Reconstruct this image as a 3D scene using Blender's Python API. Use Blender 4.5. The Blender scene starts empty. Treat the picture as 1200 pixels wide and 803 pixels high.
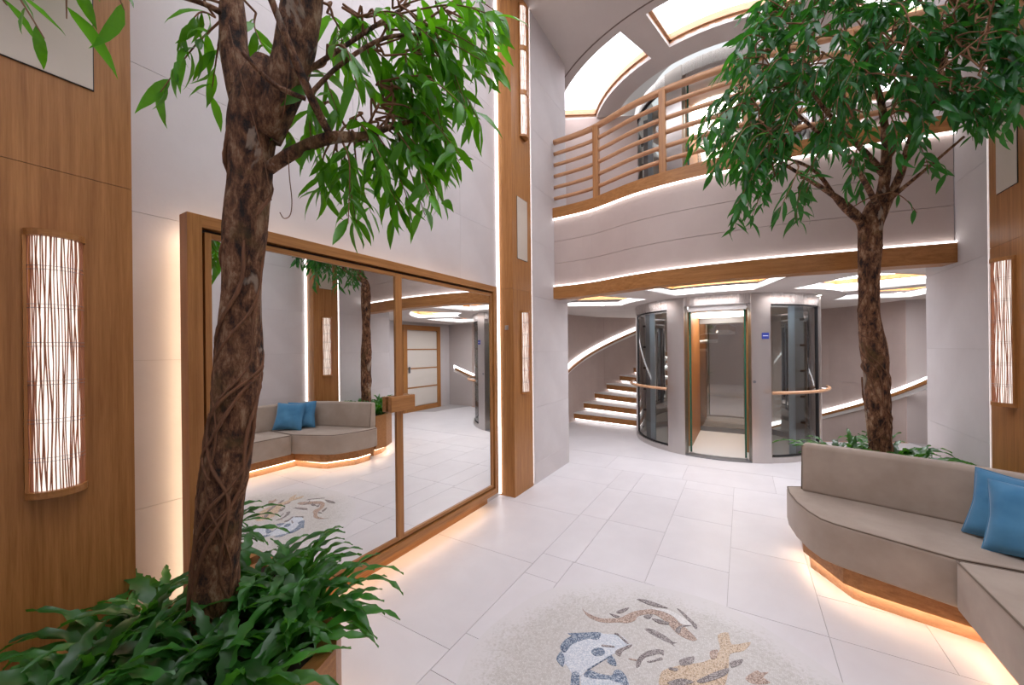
import bpy, bmesh, math, random
from mathutils import Vector, Matrix, noise
random.seed(7)
PI = math.pi
scene = bpy.context.scene
col = scene.collection

# ------------------------------------------------------------------ camera
F, CXP, CYP, ROLL, EYE = 450.0, 600.0, 409.6, .0105, 1.5
YAW = math.atan2(270, F)
SY, CYW = math.sin(YAW), math.cos(YAW)
cam_d = bpy.data.cameras.new('camera')
cam = bpy.data.objects.new('camera', cam_d)
col.objects.link(cam)
cam_d.sensor_width = 36.0
cam_d.sensor_fit = 'HORIZONTAL'
cam_d.lens = 36.0 * F / 1200.0
cam_d.shift_y = (CYP - 401.5) / 1200.0
cam_d.clip_start = .02
cam.matrix_world = (Matrix.Translation((0, 0, EYE)) @ Matrix.Rotation(YAW, 4, 'Z')
                    @ Matrix.Rotation(PI / 2, 4, 'X') @ Matrix.Rotation(-ROLL, 4, 'Z'))
scene.camera = cam

# ------------------------------------------------------------------ world and exposure
w = bpy.data.worlds.new('sky_world')
scene.world = w
w.use_nodes = True
w.node_tree.nodes['Background'].inputs[0].default_value = (.95, .97, 1, 1)
w.node_tree.nodes['Background'].inputs[1].default_value = .6
vs = scene.view_settings
vs.view_transform = 'Standard'
vs.look = 'None'
vs.gamma = 1
vs.use_curve_mapping = False
vs.exposure = 0.72

E_SKY, E_ATRIUM, E_LED, E_WARM, E_COFFER, E_SCONCE = 3.4, 3.05, 2.6, 4.2, 4.2, .62


# ------------------------------------------------------------------ pixel helpers (a pixel gives a direction only)
def ray(px, py):
    u0 = (px - CXP) / F
    v0 = -(py - CYP) / F
    cr, sr = math.cos(ROLL), math.sin(ROLL)
    u = u0 * cr + v0 * sr
    v = -u0 * sr + v0 * cr
    return (u * CYW - SY, u * SY + CYW, v)


def at_z(px, py, z=0.0):
    r = ray(px, py)
    t = (z - EYE) / r[2]
    return Vector((r[0] * t, r[1] * t, z))


def at_d(px, py, t):
    r = ray(px, py)
    return Vector((r[0] * t, r[1] * t, EYE + r[2] * t))


# ------------------------------------------------------------------ materials
def lin(c):
    f = lambda v: v / 12.92 if v <= .04045 else ((v + .055) / 1.055) ** 2.4
    return (f(c[0] / 255), f(c[1] / 255), f(c[2] / 255), 1)


class NT:
    def __init__(self, name):
        self.m = bpy.data.materials.new(name)
        self.m.use_nodes = True
        self.t = self.m.node_tree
        self.b = self.t.nodes['Principled BSDF']
        self.out = self.t.nodes['Material Output']

    def n(self, kind, **kw):
        nd = self.t.nodes.new(kind)
        for k, v in kw.items():
            setattr(nd, k, v)
        return nd

    def l(self, a, b):
        self.t.links.new(a, b)

    def coords(self, scale=(1, 1, 1), rot=(0, 0, 0)):
        tc = self.n('ShaderNodeTexCoord')
        mp = self.n('ShaderNodeMapping')
        mp.inputs['Scale'].default_value = scale
        mp.inputs['Rotation'].default_value = rot
        self.l(tc.outputs['Object'], mp.inputs['Vector'])
        return mp.outputs['Vector']

    def ramp(self, fac, stops):
        r = self.n('ShaderNodeValToRGB')
        e = r.color_ramp.elements
        while len(e) < len(stops):
            e.new(.5)
        for i, (p, c) in enumerate(stops):
            e[i].position = p
            e[i].color = c
        self.l(fac, r.inputs[0])
        return r.outputs[0]

    def noise(self, vec, scale, detail=4, rough=.5, dist=0):
        nz = self.n('ShaderNodeTexNoise')
        nz.inputs['Scale'].default_value = scale
        nz.inputs['Detail'].default_value = detail
        nz.inputs['Roughness'].default_value = rough
        nz.inputs['Distortion'].default_value = dist
        self.l(vec, nz.inputs['Vector'])
        return nz.outputs['Fac']

    def bump(self, h, strength=.2, dist=.01):
        b = self.n('ShaderNodeBump')
        b.inputs['Strength'].default_value = strength
        b.inputs['Distance'].default_value = dist
        self.l(h, b.inputs['Height'])
        self.l(b.outputs[0], self.b.inputs['Normal'])

    def col(self, sock):
        self.l(sock, self.b.inputs['Base Color'])

    def set(self, **kw):
        for k, v in kw.items():
            self.b.inputs[k.replace('_', ' ')].default_value = v
        return self


def m_plain(name, rgb, rough=.5, metal=0.0, **kw):
    t = NT(name)
    t.set(Base_Color=lin(rgb), Roughness=rough, Metallic=metal, **kw)
    return t.m


def m_emit(name, rgb, strength):
    t = NT(name)
    t.set(Base_Color=(.8, .8, .8, 1), Emission_Color=lin(rgb), Emission_Strength=strength, Roughness=.6)
    return t.m


def m_wood(name, a, b, axis='Z', rough=.42, rnd=True):
    t = NT(name)
    sc = {'Z': (26, 26, .9), 'X': (.9, 26, 26), 'Y': (26, .9, 26)}[axis]
    v = t.coords(sc)
    n1 = t.noise(v, 2.0, 5, .62, .3)
    sc2 = tuple(s * 5 for s in sc)
    v2 = t.coords(sc2)
    n2 = t.noise(v2, 2.5, 3, .6)
    mx = t.n('ShaderNodeMath', operation='MULTIPLY_ADD')
    mx.inputs[1].default_value = .45
    t.l(n2, mx.inputs[0])
    t.l(n1, mx.inputs[2])
    c = t.ramp(mx.outputs[0], [(.45, lin(b)), (.95, lin(a))])
    t.col(c)
    t.bump(n2, .12, .002)
    t.set(Roughness=rough)
    return t.m


def m_wall(name, a, b, rough=.75):
    t = NT(name)
    v = t.coords((1, 1, 1))
    n1 = t.noise(v, 1.6, 5, .6)
    n2 = t.noise(v, 70, 3, .6)
    t.col(t.ramp(n1, [(.35, lin(b)), (.68, lin(a))]))
    t.bump(n2, .12, .004)
    t.set(Roughness=rough)
    return t.m


def m_floor():
    t = NT('floor_limestone')
    v = t.coords((1, 1, 1))
    n1 = t.noise(v, 2.2, 6, .62, .6)
    oi = t.n('ShaderNodeObjectInfo')
    ad = t.n('ShaderNodeMath', operation='MULTIPLY_ADD')
    ad.inputs[1].default_value = .22
    t.l(oi.outputs['Random'], ad.inputs[0])
    t.l(n1, ad.inputs[2])
    t.col(t.ramp(ad.outputs[0], [(.3, lin((208, 203, 204))), (.9, lin((221, 217, 218)))]))
    n2 = t.noise(v, 5, 3, .5)
    rr = t.n('ShaderNodeMapRange')
    rr.inputs['To Min'].default_value = .28
    rr.inputs['To Max'].default_value = .46
    t.l(n2, rr.inputs[0])
    t.l(rr.outputs[0], t.b.inputs['Roughness'])
    t.set(Specular_IOR_Level=.35)
    return t.m


def m_mosaic(name, stops, scale=95, spots=None):
    t = NT(name)
    v = t.coords((1, 1, 0))
    vo = t.n('ShaderNodeTexVoronoi')
    vo.voronoi_dimensions = '2D'
    vo.inputs['Scale'].default_value = scale
    vo.inputs['Randomness'].default_value = .75
    t.l(v, vo.inputs['Vector'])
    sp = t.n('ShaderNodeSeparateColor')
    t.l(vo.outputs['Color'], sp.inputs[0])
    c = t.ramp(sp.outputs[0], stops)
    ve = t.n('ShaderNodeTexVoronoi')
    ve.voronoi_dimensions = '2D'
    ve.feature = 'DISTANCE_TO_EDGE'
    ve.inputs['Scale'].default_value = scale
    ve.inputs['Randomness'].default_value = .75
    t.l(v, ve.inputs['Vector'])
    e = t.ramp(ve.outputs['Distance'], [(.02, lin((178, 168, 156))), (.09, (1, 1, 1, 1))])
    mx = t.n('ShaderNodeMix', data_type='RGBA', blend_type='MULTIPLY')
    mx.inputs['Factor'].default_value = .5
    t.l(c, mx.inputs[6])
    t.l(e, mx.inputs[7])
    final = mx.outputs[2]
    if spots:
        # stones of the field thin out among plain limestone towards the rim
        tc = t.n('ShaderNodeTexCoord')
        vm = t.n('ShaderNodeVectorMath', operation='DISTANCE')
        vm.inputs[1].default_value = (spots[0], spots[1], .0015)
        t.l(tc.outputs['Object'], vm.inputs[0])
        nz = t.noise(tc.outputs['Object'], 5, 3, .6)
        a1 = t.n('ShaderNodeMath', operation='MULTIPLY_ADD')
        a1.inputs[1].default_value = .26
        t.l(nz, a1.inputs[0])
        t.l(vm.outputs['Value'], a1.inputs[2])
        a2 = t.n('ShaderNodeMath', operation='MULTIPLY_ADD')
        a2.inputs[1].default_value = .12
        t.l(sp.outputs[1], a2.inputs[0])
        t.l(a1.outputs[0], a2.inputs[2])
        fr_ = t.ramp(a2.outputs[0], [(.86, (0, 0, 0, 1)), (1.0, (1, 1, 1, 1))])
        m3 = t.n('ShaderNodeMix', data_type='RGBA')
        t.l(fr_, m3.inputs['Factor'])
        t.l(final, m3.inputs[6])
        m3.inputs[7].default_value = lin((212, 208, 207))
        final = m3.outputs[2]
    t.col(final)
    t.set(Roughness=.4)
    return t.m


def m_fabric(name, a, b):
    t = NT(name)
    v = t.coords((1, 1, 1))
    n1 = t.noise(v, 4, 4, .6)
    n2 = t.noise(v, 420, 2, .5)
    t.col(t.ramp(n1, [(.3, lin(b)), (.72, lin(a))]))
    t.bump(n2, .25, .002)
    t.set(Roughness=.9, Sheen_Weight=.25, Sheen_Roughness=.4)
    return t.m


def m_bark():
    t = NT('tree_bark')
    v = t.coords((1, 1, .45))
    n1 = t.noise(v, 26, 8, .74, .25)
    n2 = t.noise(v, 8.5, 4, .6, .6)
    n3 = t.noise(t.coords((1, 1, 1)), 6.5, 3, .5)
    c1 = t.ramp(n1, [(.38, lin((30, 17, 10))), (.46, lin((94, 58, 36))), (.54, lin((142, 98, 66))), (.64, lin((184, 150, 118)))])
    c2 = t.ramp(n2, [(.63, (0, 0, 0, 1)), (.67, (.7, .7, .7, 1))])
    mx = t.n('ShaderNodeMix', data_type='RGBA')
    t.l(c2, mx.inputs['Factor'])
    t.l(c1, mx.inputs[6])
    mx.inputs[7].default_value = lin((188, 168, 148))
    c3 = t.ramp(n3, [(.6, (0, 0, 0, 1)), (.7, (.6, .6, .6, 1))])
    m2 = t.n('ShaderNodeMix', data_type='RGBA')
    t.l(c3, m2.inputs['Factor'])
    t.l(mx.outputs[2], m2.inputs[6])
    m2.inputs[7].default_value = lin((104, 80, 36))
    t.col(m2.outputs[2])
    t.bump(n1, 1.0, .035)
    t.set(Roughness=.85)
    return t.m


def m_leaf(name, dark, light, trans):
    t = NT(name)
    oi = t.n('ShaderNodeObjectInfo')
    v = t.coords((1, 1, 1))
    n1 = t.noise(v, 6, 2, .5)
    ad = t.n('ShaderNodeMath', operation='MULTIPLY_ADD')
    ad.inputs[1].default_value = .55
    t.l(oi.outputs['Random'], ad.inputs[0])
    t.l(n1, ad.inputs[2])
    c = t.ramp(ad.outputs[0], [(.35, lin(dark)), (1.0, lin(light))])
    t.col(c)
    t.set(Roughness=.34, Specular_IOR_Level=.5)
    tr = t.n('ShaderNodeBsdfTranslucent')
    tr.inputs['Color'].default_value = lin(trans)
    mx = t.n('ShaderNodeMixShader')
    mx.inputs[0].default_value = .32
    t.l(t.b.outputs[0], mx.inputs[1])
    t.l(tr.outputs[0], mx.inputs[2])
    t.l(mx.outputs[0], t.out.inputs['Surface'])
    return t.m


def m_steel(name, rgb, rough, axis='Z'):
    t = NT(name)
    sc = {'Z': (2, 2, 160), 'X': (160, 160, 2)}[axis]
    n1 = t.noise(t.coords(sc), 3, 2, .5)
    rr = t.n('ShaderNodeMapRange')
    rr.inputs['To Min'].default_value = rough - .06
    rr.inputs['To Max'].default_value = rough + .08
    t.l(n1, rr.inputs[0])
    t.l(rr.outputs[0], t.b.inputs['Roughness'])
    t.set(Base_Color=lin(rgb), Metallic=1.0)
    return t.m


def m_glass(name, tint, gloss=.08, rough=.02):
    t = NT(name)
    tr = t.n('ShaderNodeBsdfTransparent')
    tr.inputs['Color'].default_value = lin(tint)
    gl = t.n('ShaderNodeBsdfGlossy')
    gl.inputs['Roughness'].default_value = rough
    fr = t.n('ShaderNodeFresnel')
    fr.inputs['IOR'].default_value = 1.5
    ad = t.n('ShaderNodeMath', operation='ADD', use_clamp=True)
    ad.inputs[1].default_value = gloss
    t.l(fr.outputs[0], ad.inputs[0])
    mx = t.n('ShaderNodeMixShader')
    t.l(ad.outputs[0], mx.inputs[0])
    t.l(tr.outputs[0], mx.inputs[1])
    t.l(gl.outputs[0], mx.inputs[2])
    t.l(mx.outputs[0], t.out.inputs['Surface'])
    return t.m


OAK_A, OAK_B = (182, 126, 70), (140, 88, 38)
M = {}
M['oak'] = m_wood('oak_vertical', OAK_A, OAK_B, 'Z')
M['oak_y'] = m_wood('oak_along_room', OAK_A, OAK_B, 'Y')
M['oak_x'] = m_wood('oak_across_room', OAK_A, OAK_B, 'X')
M['oak_pale'] = m_wood('oak_pale_rail', (206, 160, 122), (178, 128, 90), 'X', .4)
M['wall'] = m_wall('cream_stone_panel', (208, 202, 201), (198, 191, 190))
M['wall_gap'] = m_plain('panel_joint', (178, 168, 164), .9)
M['taupe'] = m_wall('taupe_stone_panel', (194, 176, 168), (183, 164, 156))
M['ceil'] = m_wall('ceiling_plaster', (212, 204, 198), (206, 197, 191))
M['white'] = m_plain('white_paint', (232, 230, 228), .5)
M['floor'] = m_floor()
M['grout'] = m_plain('floor_grout', (176, 170, 168), .8)
M['dark'] = m_plain('dark_bronze', (42, 32, 26), .5)
M['groove'] = m_plain('ceiling_groove', (120, 104, 94), .6)
M['mirror'] = m_plain('mirror_silver', (240, 240, 238), .0, 1.0)
M['steel'] = m_steel('brushed_steel', (196, 190, 186), .30)
M['steel_h'] = m_steel('brushed_steel_header', (206, 202, 200), .26, 'X')
M['steel_d'] = m_plain('dark_steel', (128, 130, 134), .4, .5)
M['blue_steel'] = m_plain('blue_grey_channel', (156, 170, 182), .4, .3)
M['black'] = m_plain('black_gasket', (22, 22, 24), .5)
M['glass'] = m_glass('clear_glass', (238, 244, 242), .03)
M['glass_car'] = m_glass('car_glass', (232, 226, 218), .16)
M['green'] = m_plain('green_glass_edge', (30, 92, 72), .2)
M['frost'] = m_plain('frosted_glass', (214, 206, 196), .35)
M['sky'] = m_emit('skylight_pane', (238, 243, 255), E_SKY)
M['atrium'] = m_emit('atrium_skylight_pane', (238, 239, 250), E_ATRIUM)
M['led'] = m_emit('white_led', (252, 250, 252), E_LED)
M['led_w'] = m_emit('warm_led', (255, 226, 188), E_WARM)
M['spot'] = m_emit('spot_lens', (255, 250, 244), 22.0)
M['toe_led'] = m_emit('toe_led', (255, 234, 206), 10.0)
M['coffer'] = m_emit('coffer_panel', (244, 246, 255), E_COFFER)
M['rail_led'] = m_emit('rail_led', (250, 250, 255), 1.7)
M['diff'] = m_emit('sconce_diffuser', (255, 246, 234), E_SCONCE)
M['carlight'] = m_emit('lift_car_light', (255, 246, 232), 5.0)
M['twig'] = m_plain('willow_twig', (176, 116, 84), .7)
M['grille'] = m_wall('speaker_grille', (208, 196, 182), (198, 186, 172))
M['sofa'] = m_fabric('taupe_fabric', (178, 162, 147), (160, 143, 128))
M['piping'] = m_fabric('dark_piping', (120, 102, 86), (108, 92, 78))
M['pillow'] = m_fabric('blue_fabric', (84, 142, 178), (56, 114, 154))
M['soil'] = m_plain('potting_soil', (52, 38, 28), .95)
M['bark'] = m_bark()
M['vine'] = m_wood('vine_bark', (134, 92, 64), (78, 50, 32), 'Z', .85)
M['twigbrown'] = m_plain('twig_brown', (128, 88, 60), .8)
M['leaf'] = m_leaf('tree_leaf', (24, 74, 12), (74, 142, 30), (130, 215, 24))
M['leaf2'] = m_leaf('tree_leaf_dark', (10, 44, 22), (46, 104, 54), (84, 175, 40))
M['fern'] = m_leaf('fern_leaf', (12, 44, 12), (58, 116, 46), (90, 165, 36))
M['blue'] = m_plain('blue_sign', (30, 52, 140), .4)
CREAM = [(0, lin((190, 185, 179))), (.5, lin((200, 196, 191))), (1, lin((209, 206, 202)))]
M['mos'] = m_mosaic('mosaic_field', CREAM, 120, (-.31, 1.67, .87))
M['f_brown'] = m_mosaic('mosaic_brown', [(0, lin((108, 84, 74))), (.5, lin((170, 142, 124))), (1, lin((214, 194, 178)))], 230)
M['f_dark'] = m_mosaic('mosaic_dark', [(0, lin((76, 66, 68))), (.5, lin((122, 110, 108))), (1, lin((190, 182, 178)))], 260)
M['f_blue'] = m_mosaic('mosaic_blue', [(0, lin((52, 70, 98))), (.5, lin((104, 124, 148))), (1, lin((196, 204, 212)))], 230)
M['f_pale'] = m_mosaic('mosaic_pale_blue', [(0, lin((180, 190, 202))), (.5, lin((206, 212, 220))), (1, lin((228, 230, 232)))], 210)
M['f_gold'] = m_mosaic('mosaic_gold', [(0, lin((128, 104, 82))), (.25, lin((192, 164, 132))), (1, lin((220, 202, 178)))], 230)
M['f_white'] = m_mosaic('mosaic_white', [(0, lin((206, 204, 202))), (1, lin((234, 232, 230)))], 210)


# ------------------------------------------------------------------ mesh builder
class MB:
    def __init__(self):
        self.v = []
        self.f = []

    def box(self, x0, y0, z0, x1, y1, z1):
        b = len(self.v)
        self.v += [(x0, y0, z0), (x1, y0, z0), (x1, y1, z0), (x0, y1, z0),
                   (x0, y0, z1), (x1, y0, z1), (x1, y1, z1), (x0, y1, z1)]
        for q in ((0, 3, 2, 1), (4, 5, 6, 7), (0, 1, 5, 4), (1, 2, 6, 5), (2, 3, 7, 6), (3, 0, 4, 7)):
            self.f.append(tuple(b + i for i in q))
        return self

    def prism(self, poly, z0, z1):
        """poly counter-clockwise seen from above"""
        a = sum(p[0] * q[1] - q[0] * p[1] for p, q in zip(poly, poly[1:] + poly[:1]))
        if a < 0:
            poly = poly[::-1]
        n = len(poly)
        b = len(self.v)
        self.v += [(p[0], p[1], z0) for p in poly] + [(p[0], p[1], z1) for p in poly]
        self.f.append(tuple(b + n - 1 - i for i in range(n)))
        self.f.append(tuple(b + n + i for i in range(n)))
        for i in range(n):
            j = (i + 1) % n
            self.f.append((b + i, b + j, b + n + j, b + n + i))
        return self

    def sector(self, c, r0, r1, a0, a1, z0, z1, step=4.0):
        """ring sector, degrees, solid"""
        n = max(1, int(math.ceil(abs(a1 - a0) / step)))
        A = [math.radians(a0 + (a1 - a0) * i / n) for i in range(n + 1)]
        p = [(c[0] + r1 * math.cos(a), c[1] + r1 * math.sin(a)) for a in A]
        q = [(c[0] + r0 * math.cos(a), c[1] + r0 * math.sin(a)) for a in A]
        b = len(self.v)
        m = n + 1
        for L, z in ((p, z0), (q, z0), (p, z1), (q, z1)):
            self.v += [(x, y, z) for x, y in L]
        for i in range(n):
            o0, o1, i0, i1 = b + i, b + i + 1, b + m + i, b + m + i + 1
            O0, O1, I0, I1 = o0 + 2 * m, o1 + 2 * m, i0 + 2 * m, i1 + 2 * m
            self.f += [(o0, i0, i1, o1), (O0, O1, I1, I0), (o0, o1, O1, O0), (i1, i0, I0, I1)]
        self.f.append((b, b + 2 * m, b + 3 * m, b + m))
        e = b + n
        self.f.append((e, e + m, e + 3 * m, e + 2 * m))
        return self

    def sheet(self, c, r, a0, a1, z0, z1, step=4.0):
        n = max(1, int(math.ceil(abs(a1 - a0) / step)))
        b = len(self.v)
        for i in range(n + 1):
            a = math.radians(a0 + (a1 - a0) * i / n)
            self.v += [(c[0] + r * math.cos(a), c[1] + r * math.sin(a), z) for z in (z0, z1)]
        for i in range(n):
            k = b + 2 * i
            self.f.append((k, k + 2, k + 3, k + 1))
        return self

    def wallstrip(self, pts, z0, z1, th):
        """vertical slab along a plan polyline; th > 0 to the left of its direction"""
        n = len(pts)
        N = []
        for i in range(n):
            a = pts[max(0, i - 1)]
            c = pts[min(n - 1, i + 1)]
            d = math.hypot(c[0] - a[0], c[1] - a[1])
            N.append((-(c[1] - a[1]) / d, (c[0] - a[0]) / d))
        poly = [tuple(p) for p in pts] + [(p[0] + th * k[0], p[1] + th * k[1]) for p, k in list(zip(pts, N))[::-1]]
        b = len(self.v)
        m = len(poly)
        self.v += [(p[0], p[1], z0) for p in poly] + [(p[0], p[1], z1) for p in poly]
        for i in range(n - 1):
            j = m - 1 - i
            self.f.append((b + i, b + j, b + j - 1, b + i + 1))
            self.f.append((b + m + i, b + m + i + 1, b + m + j - 1, b + m + j))
        for i in range(m):
            j = (i + 1) % m
            self.f.append((b + i, b + j, b + m + j, b + m + i))
        return self

    def tube(self, pts, rad, seg=8, cap=True):
        pts = [Vector(p) for p in pts]
        n = len(pts)
        if not hasattr(rad, '__len__'):
            rad = [rad] * n
        b = len(self.v)
        t0 = (pts[1] - pts[0]).normalized()
        up = Vector((0, 0, 1)) if abs(t0.z) < .9 else Vector((1, 0, 0))
        u = t0.cross(up).normalized()
        for i in range(n):
            t = (pts[min(n - 1, i + 1)] - pts[max(0, i - 1)]).normalized()
            u = (u - t * u.dot(t)).normalized()
            w_ = t.cross(u)
            for k in range(seg):
                a = 2 * PI * k / seg
                p = pts[i] + (u * math.cos(a) + w_ * math.sin(a)) * rad[i]
                self.v.append(tuple(p))
        for i in range(n - 1):
            for k in range(seg):
                k2 = (k + 1) % seg
                self.f.append((b + i * seg + k, b + i * seg + k2, b + (i + 1) * seg + k2, b + (i + 1) * seg + k))
        if cap:
            self.f.append(tuple(b + seg - 1 - k for k in range(seg)))
            self.f.append(tuple(b + (n - 1) * seg + k for k in range(seg)))
        return self

    def mesh(self, name, mat, smooth=False):
        me = bpy.data.meshes.new(name)
        me.from_pydata(self.v, [], self.f)
        if mat is not None:
            me.materials.append(M[mat] if isinstance(mat, str) else mat)
        if smooth:
            me.polygons.foreach_set('use_smooth', [True] * len(me.polygons))
        me.update()
        return me

    def build(self, name, mat, parent=None, smooth=False, recalc=False, bevel=0, segs=2):
        me = self.mesh(name, mat, smooth)
        if recalc:
            bm = bmesh.new()
            bm.from_mesh(me)
            bmesh.ops.recalc_face_normals(bm, faces=bm.faces)
            bm.to_mesh(me)
            bm.free()
        o = link(name, me, parent)
        if bevel:
            bv = o.modifiers.new('bevel', 'BEVEL')
            bv.width = bevel
            bv.segments = segs
            bv.limit_method = 'ANGLE'
            bv.angle_limit = math.radians(40)
            me.polygons.foreach_set('use_smooth', [True] * len(me.polygons))
            wn = o.modifiers.new('weighted_normal', 'WEIGHTED_NORMAL')
            wn.keep_sharp = True
        return o


WP = {}          # world position of each object's origin


def link(name, me, parent=None, loc=(0, 0, 0)):
    """loc is a world position; parents are unrotated while their parts are added"""
    o = bpy.data.objects.new(name, me)
    col.objects.link(o)
    loc = Vector(loc)
    WP[o.name] = loc
    if parent is not None:
        o.parent = parent
        o.location = loc - WP[parent.name]
    else:
        o.location = loc
    return o


def tag(o, label=None, cat=None, group=None, kind=None):
    if label:
        o['label'] = label
    if cat:
        o['category'] = cat
    if group:
        o['group'] = group
    if kind:
        o['kind'] = kind
    return o


def thing(name, loc, label, cat, group=None, kind=None):
    o = link(name, None, None, loc)
    o.empty_display_size = .1
    return tag(o, label, cat, group, kind)


def copy_tree(o, parent=None):
    c = o.copy()
    col.objects.link(c)
    c.parent = parent
    for ch in o.children:
        copy_tree(ch, c)
    return c


def spline(pts, per=6):
    """Catmull-Rom through points of any dimension"""
    out = []
    n = len(pts)
    for i in range(n - 1):
        p0, p1, p2, p3 = pts[max(0, i - 1)], pts[i], pts[i + 1], pts[min(n - 1, i + 2)]
        for k in range(per):
            t = k / per
            out.append(tuple(.5 * (2 * b + (c - a) * t + (2 * a - 5 * b + 4 * c - d) * t * t
                                   + (3 * b - a - 3 * c + d) * t ** 3) for a, b, c, d in zip(p0, p1, p2, p3)))
    out.append(tuple(pts[-1]))
    return out


# ================================================================== the setting
XL, XR = -1.98, 1.38            # faces of the pilasters
WL, WR = -2.16, 1.56            # faces of the recessed walls
ZC = 5.25                       # upper ceiling
LIFT = (-.32, 7.05)             # axis of the lift and of everything curved around it
R_OUT = 2.75
YB, YE = -2.2, 4.73             # back wall, end of the side walls
PIL = (3.33, 3.73)


def lp(r, a, z=None):
    p = (LIFT[0] + r * math.cos(math.radians(a)), LIFT[1] + r * math.sin(math.radians(a)))
    return p if z is None else (p[0], p[1], z)


# ---- floor
floor = MB()
floor.box(WL - .2, YB - .2, -.2, WR + .2, YE, -.004)
poly = [(-3.27, YE), (2.95, YE), (2.95, 8.21), lp(R_OUT, 25), lp(1.36, 25)]
poly += [lp(1.36, a) for a in range(30, 100, 5)] + [lp(1.36, 100), lp(R_OUT, 100)]
poly += [lp(R_OUT, a) for a in range(105, 180, 5)] + [lp(R_OUT, 180), (-3.27, 7.05)]
floor.prism(poly, -.2, -.004)
floor = floor.build('floor', 'grout', recalc=True)
tag(floor, 'pale limestone tiled floor with a round fish mosaic', 'floor', kind='structure')
TILE = {}


def tile(x0, y0, x1, y1, g=.0014, name='tile', parent=None, mat='floor', z0=-.01, z1=0.0):
    k = (round(x1 - x0, 3), round(y1 - y0, 3), mat)
    if k not in TILE:
        hx, hy = (x1 - x0) / 2 - g, (y1 - y0) / 2 - g
        TILE[k] = MB().box(-hx, -hy, z0, hx, hy, z1).mesh(name, mat)
    return link(name, TILE[k], parent or floor, ((x0 + x1) / 2, (y0 + y1) / 2, 0))


# column beside the mirror: big square slabs
for k in range(-4, 3):
    tile(WL, 1.48 + .89 * k, -1.27, 1.48 + .89 * (k + 1))
tile(WL, 4.15, -1.27, YE)
# slabs around the mosaic square
MX0, MX1, MY0, MY1 = -1.27, .60, .86, 2.53
for x0, x1, y0, y1 in ((-1.27, -1.03, .86, 1.34), (-1.27, -1.03, 1.34, 1.61), (-1.27, -1.03, 1.61, 2.25), (-1.27, -1.03, 2.25, 2.53),
                       (-1.03, -.31, .86, 2.53), (-.31, .37, .86, 2.53), (.37, 1.06, .86, 1.7), (.37, 1.06, 1.7, 2.53)):
    tile(x0, y0, x1, y1)
xs = [-1.27, -1.02, -.55, -.09, .37, .83, WR]
for i in range(6):
    off = (.0, .0, .38, .0, .38, .0)[i]
    ys = [2.53] + [2.53 + .77 * k - off for k in range(1, 4)] + [YE]
    ys = [y for y in ys if 2.53 <= y < YE - .1] + [YE]
    for a, b in zip(ys, ys[1:]):
        if b - a > .05:
            tile(xs[i], a, xs[i + 1], b)
tile(1.06, .86, WR, 2.53)
for i in range(4):
    a, b = -1.27 + .7075 * i, -1.27 + .7075 * (i + 1)
    for k in range(4):
        tile(a, YB + .765 * k, b, YB + .765 * (k + 1))
# lobby slabs up to the lift, then a poured ring around it
for i in range(7):
    a, b = -3.27 + .8886 * i, -3.27 + .8886 * (i + 1)
    tile(a, YE, b, 5.35)
ring = MB()
for a in range(100, 385, 5):
    for b in range(1):
        A, B = a, a + 5
        def lim(t):
            d = (math.cos(math.radians(t)), math.sin(math.radians(t)))
            r = R_OUT if (100 <= t <= 180 or 360 <= t) else 9
            if d[1] < -.01:
                r = min(r, (5.355 - LIFT[1]) / d[1])
            if d[0] < -.01:
                r = min(r, (-3.27 - LIFT[0]) / d[0])
            if d[0] > .01 and t > 200:
                r = min(r, (2.95 - LIFT[0]) / d[0])
            return r
        p = [lp(1.36 if False else .2, A), lp(lim(A), A), lp(lim(B), B), lp(.2, B)]
        ring.prism(p, -.01, 0)
ring.build('lift_lobby_slab', 'floor', floor, recalc=True)

# ---- mosaic inlay with fish
mp = []
for i in range(72):
    a = 2 * PI * i / 72
    r = .875 + .035 * noise.noise((math.cos(a) * 2, math.sin(a) * 2, 3))
    mp.append((-.31 + r * math.cos(a), 1.67 + r * math.sin(a)))
mosaic = MB().prism(mp, -.004, .0015).build('mosaic_inlay', 'mos', floor)
mosaic['label'] = 'round cream mosaic inlay with swimming fish'


def c4(pts):
    return [(640 + x * .1532, 680 + y * .1532) for x, y in pts]


def c8(pts):
    return [(560 + x * .3667, 660 + y * .3667) for x, y in pts]


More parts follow.
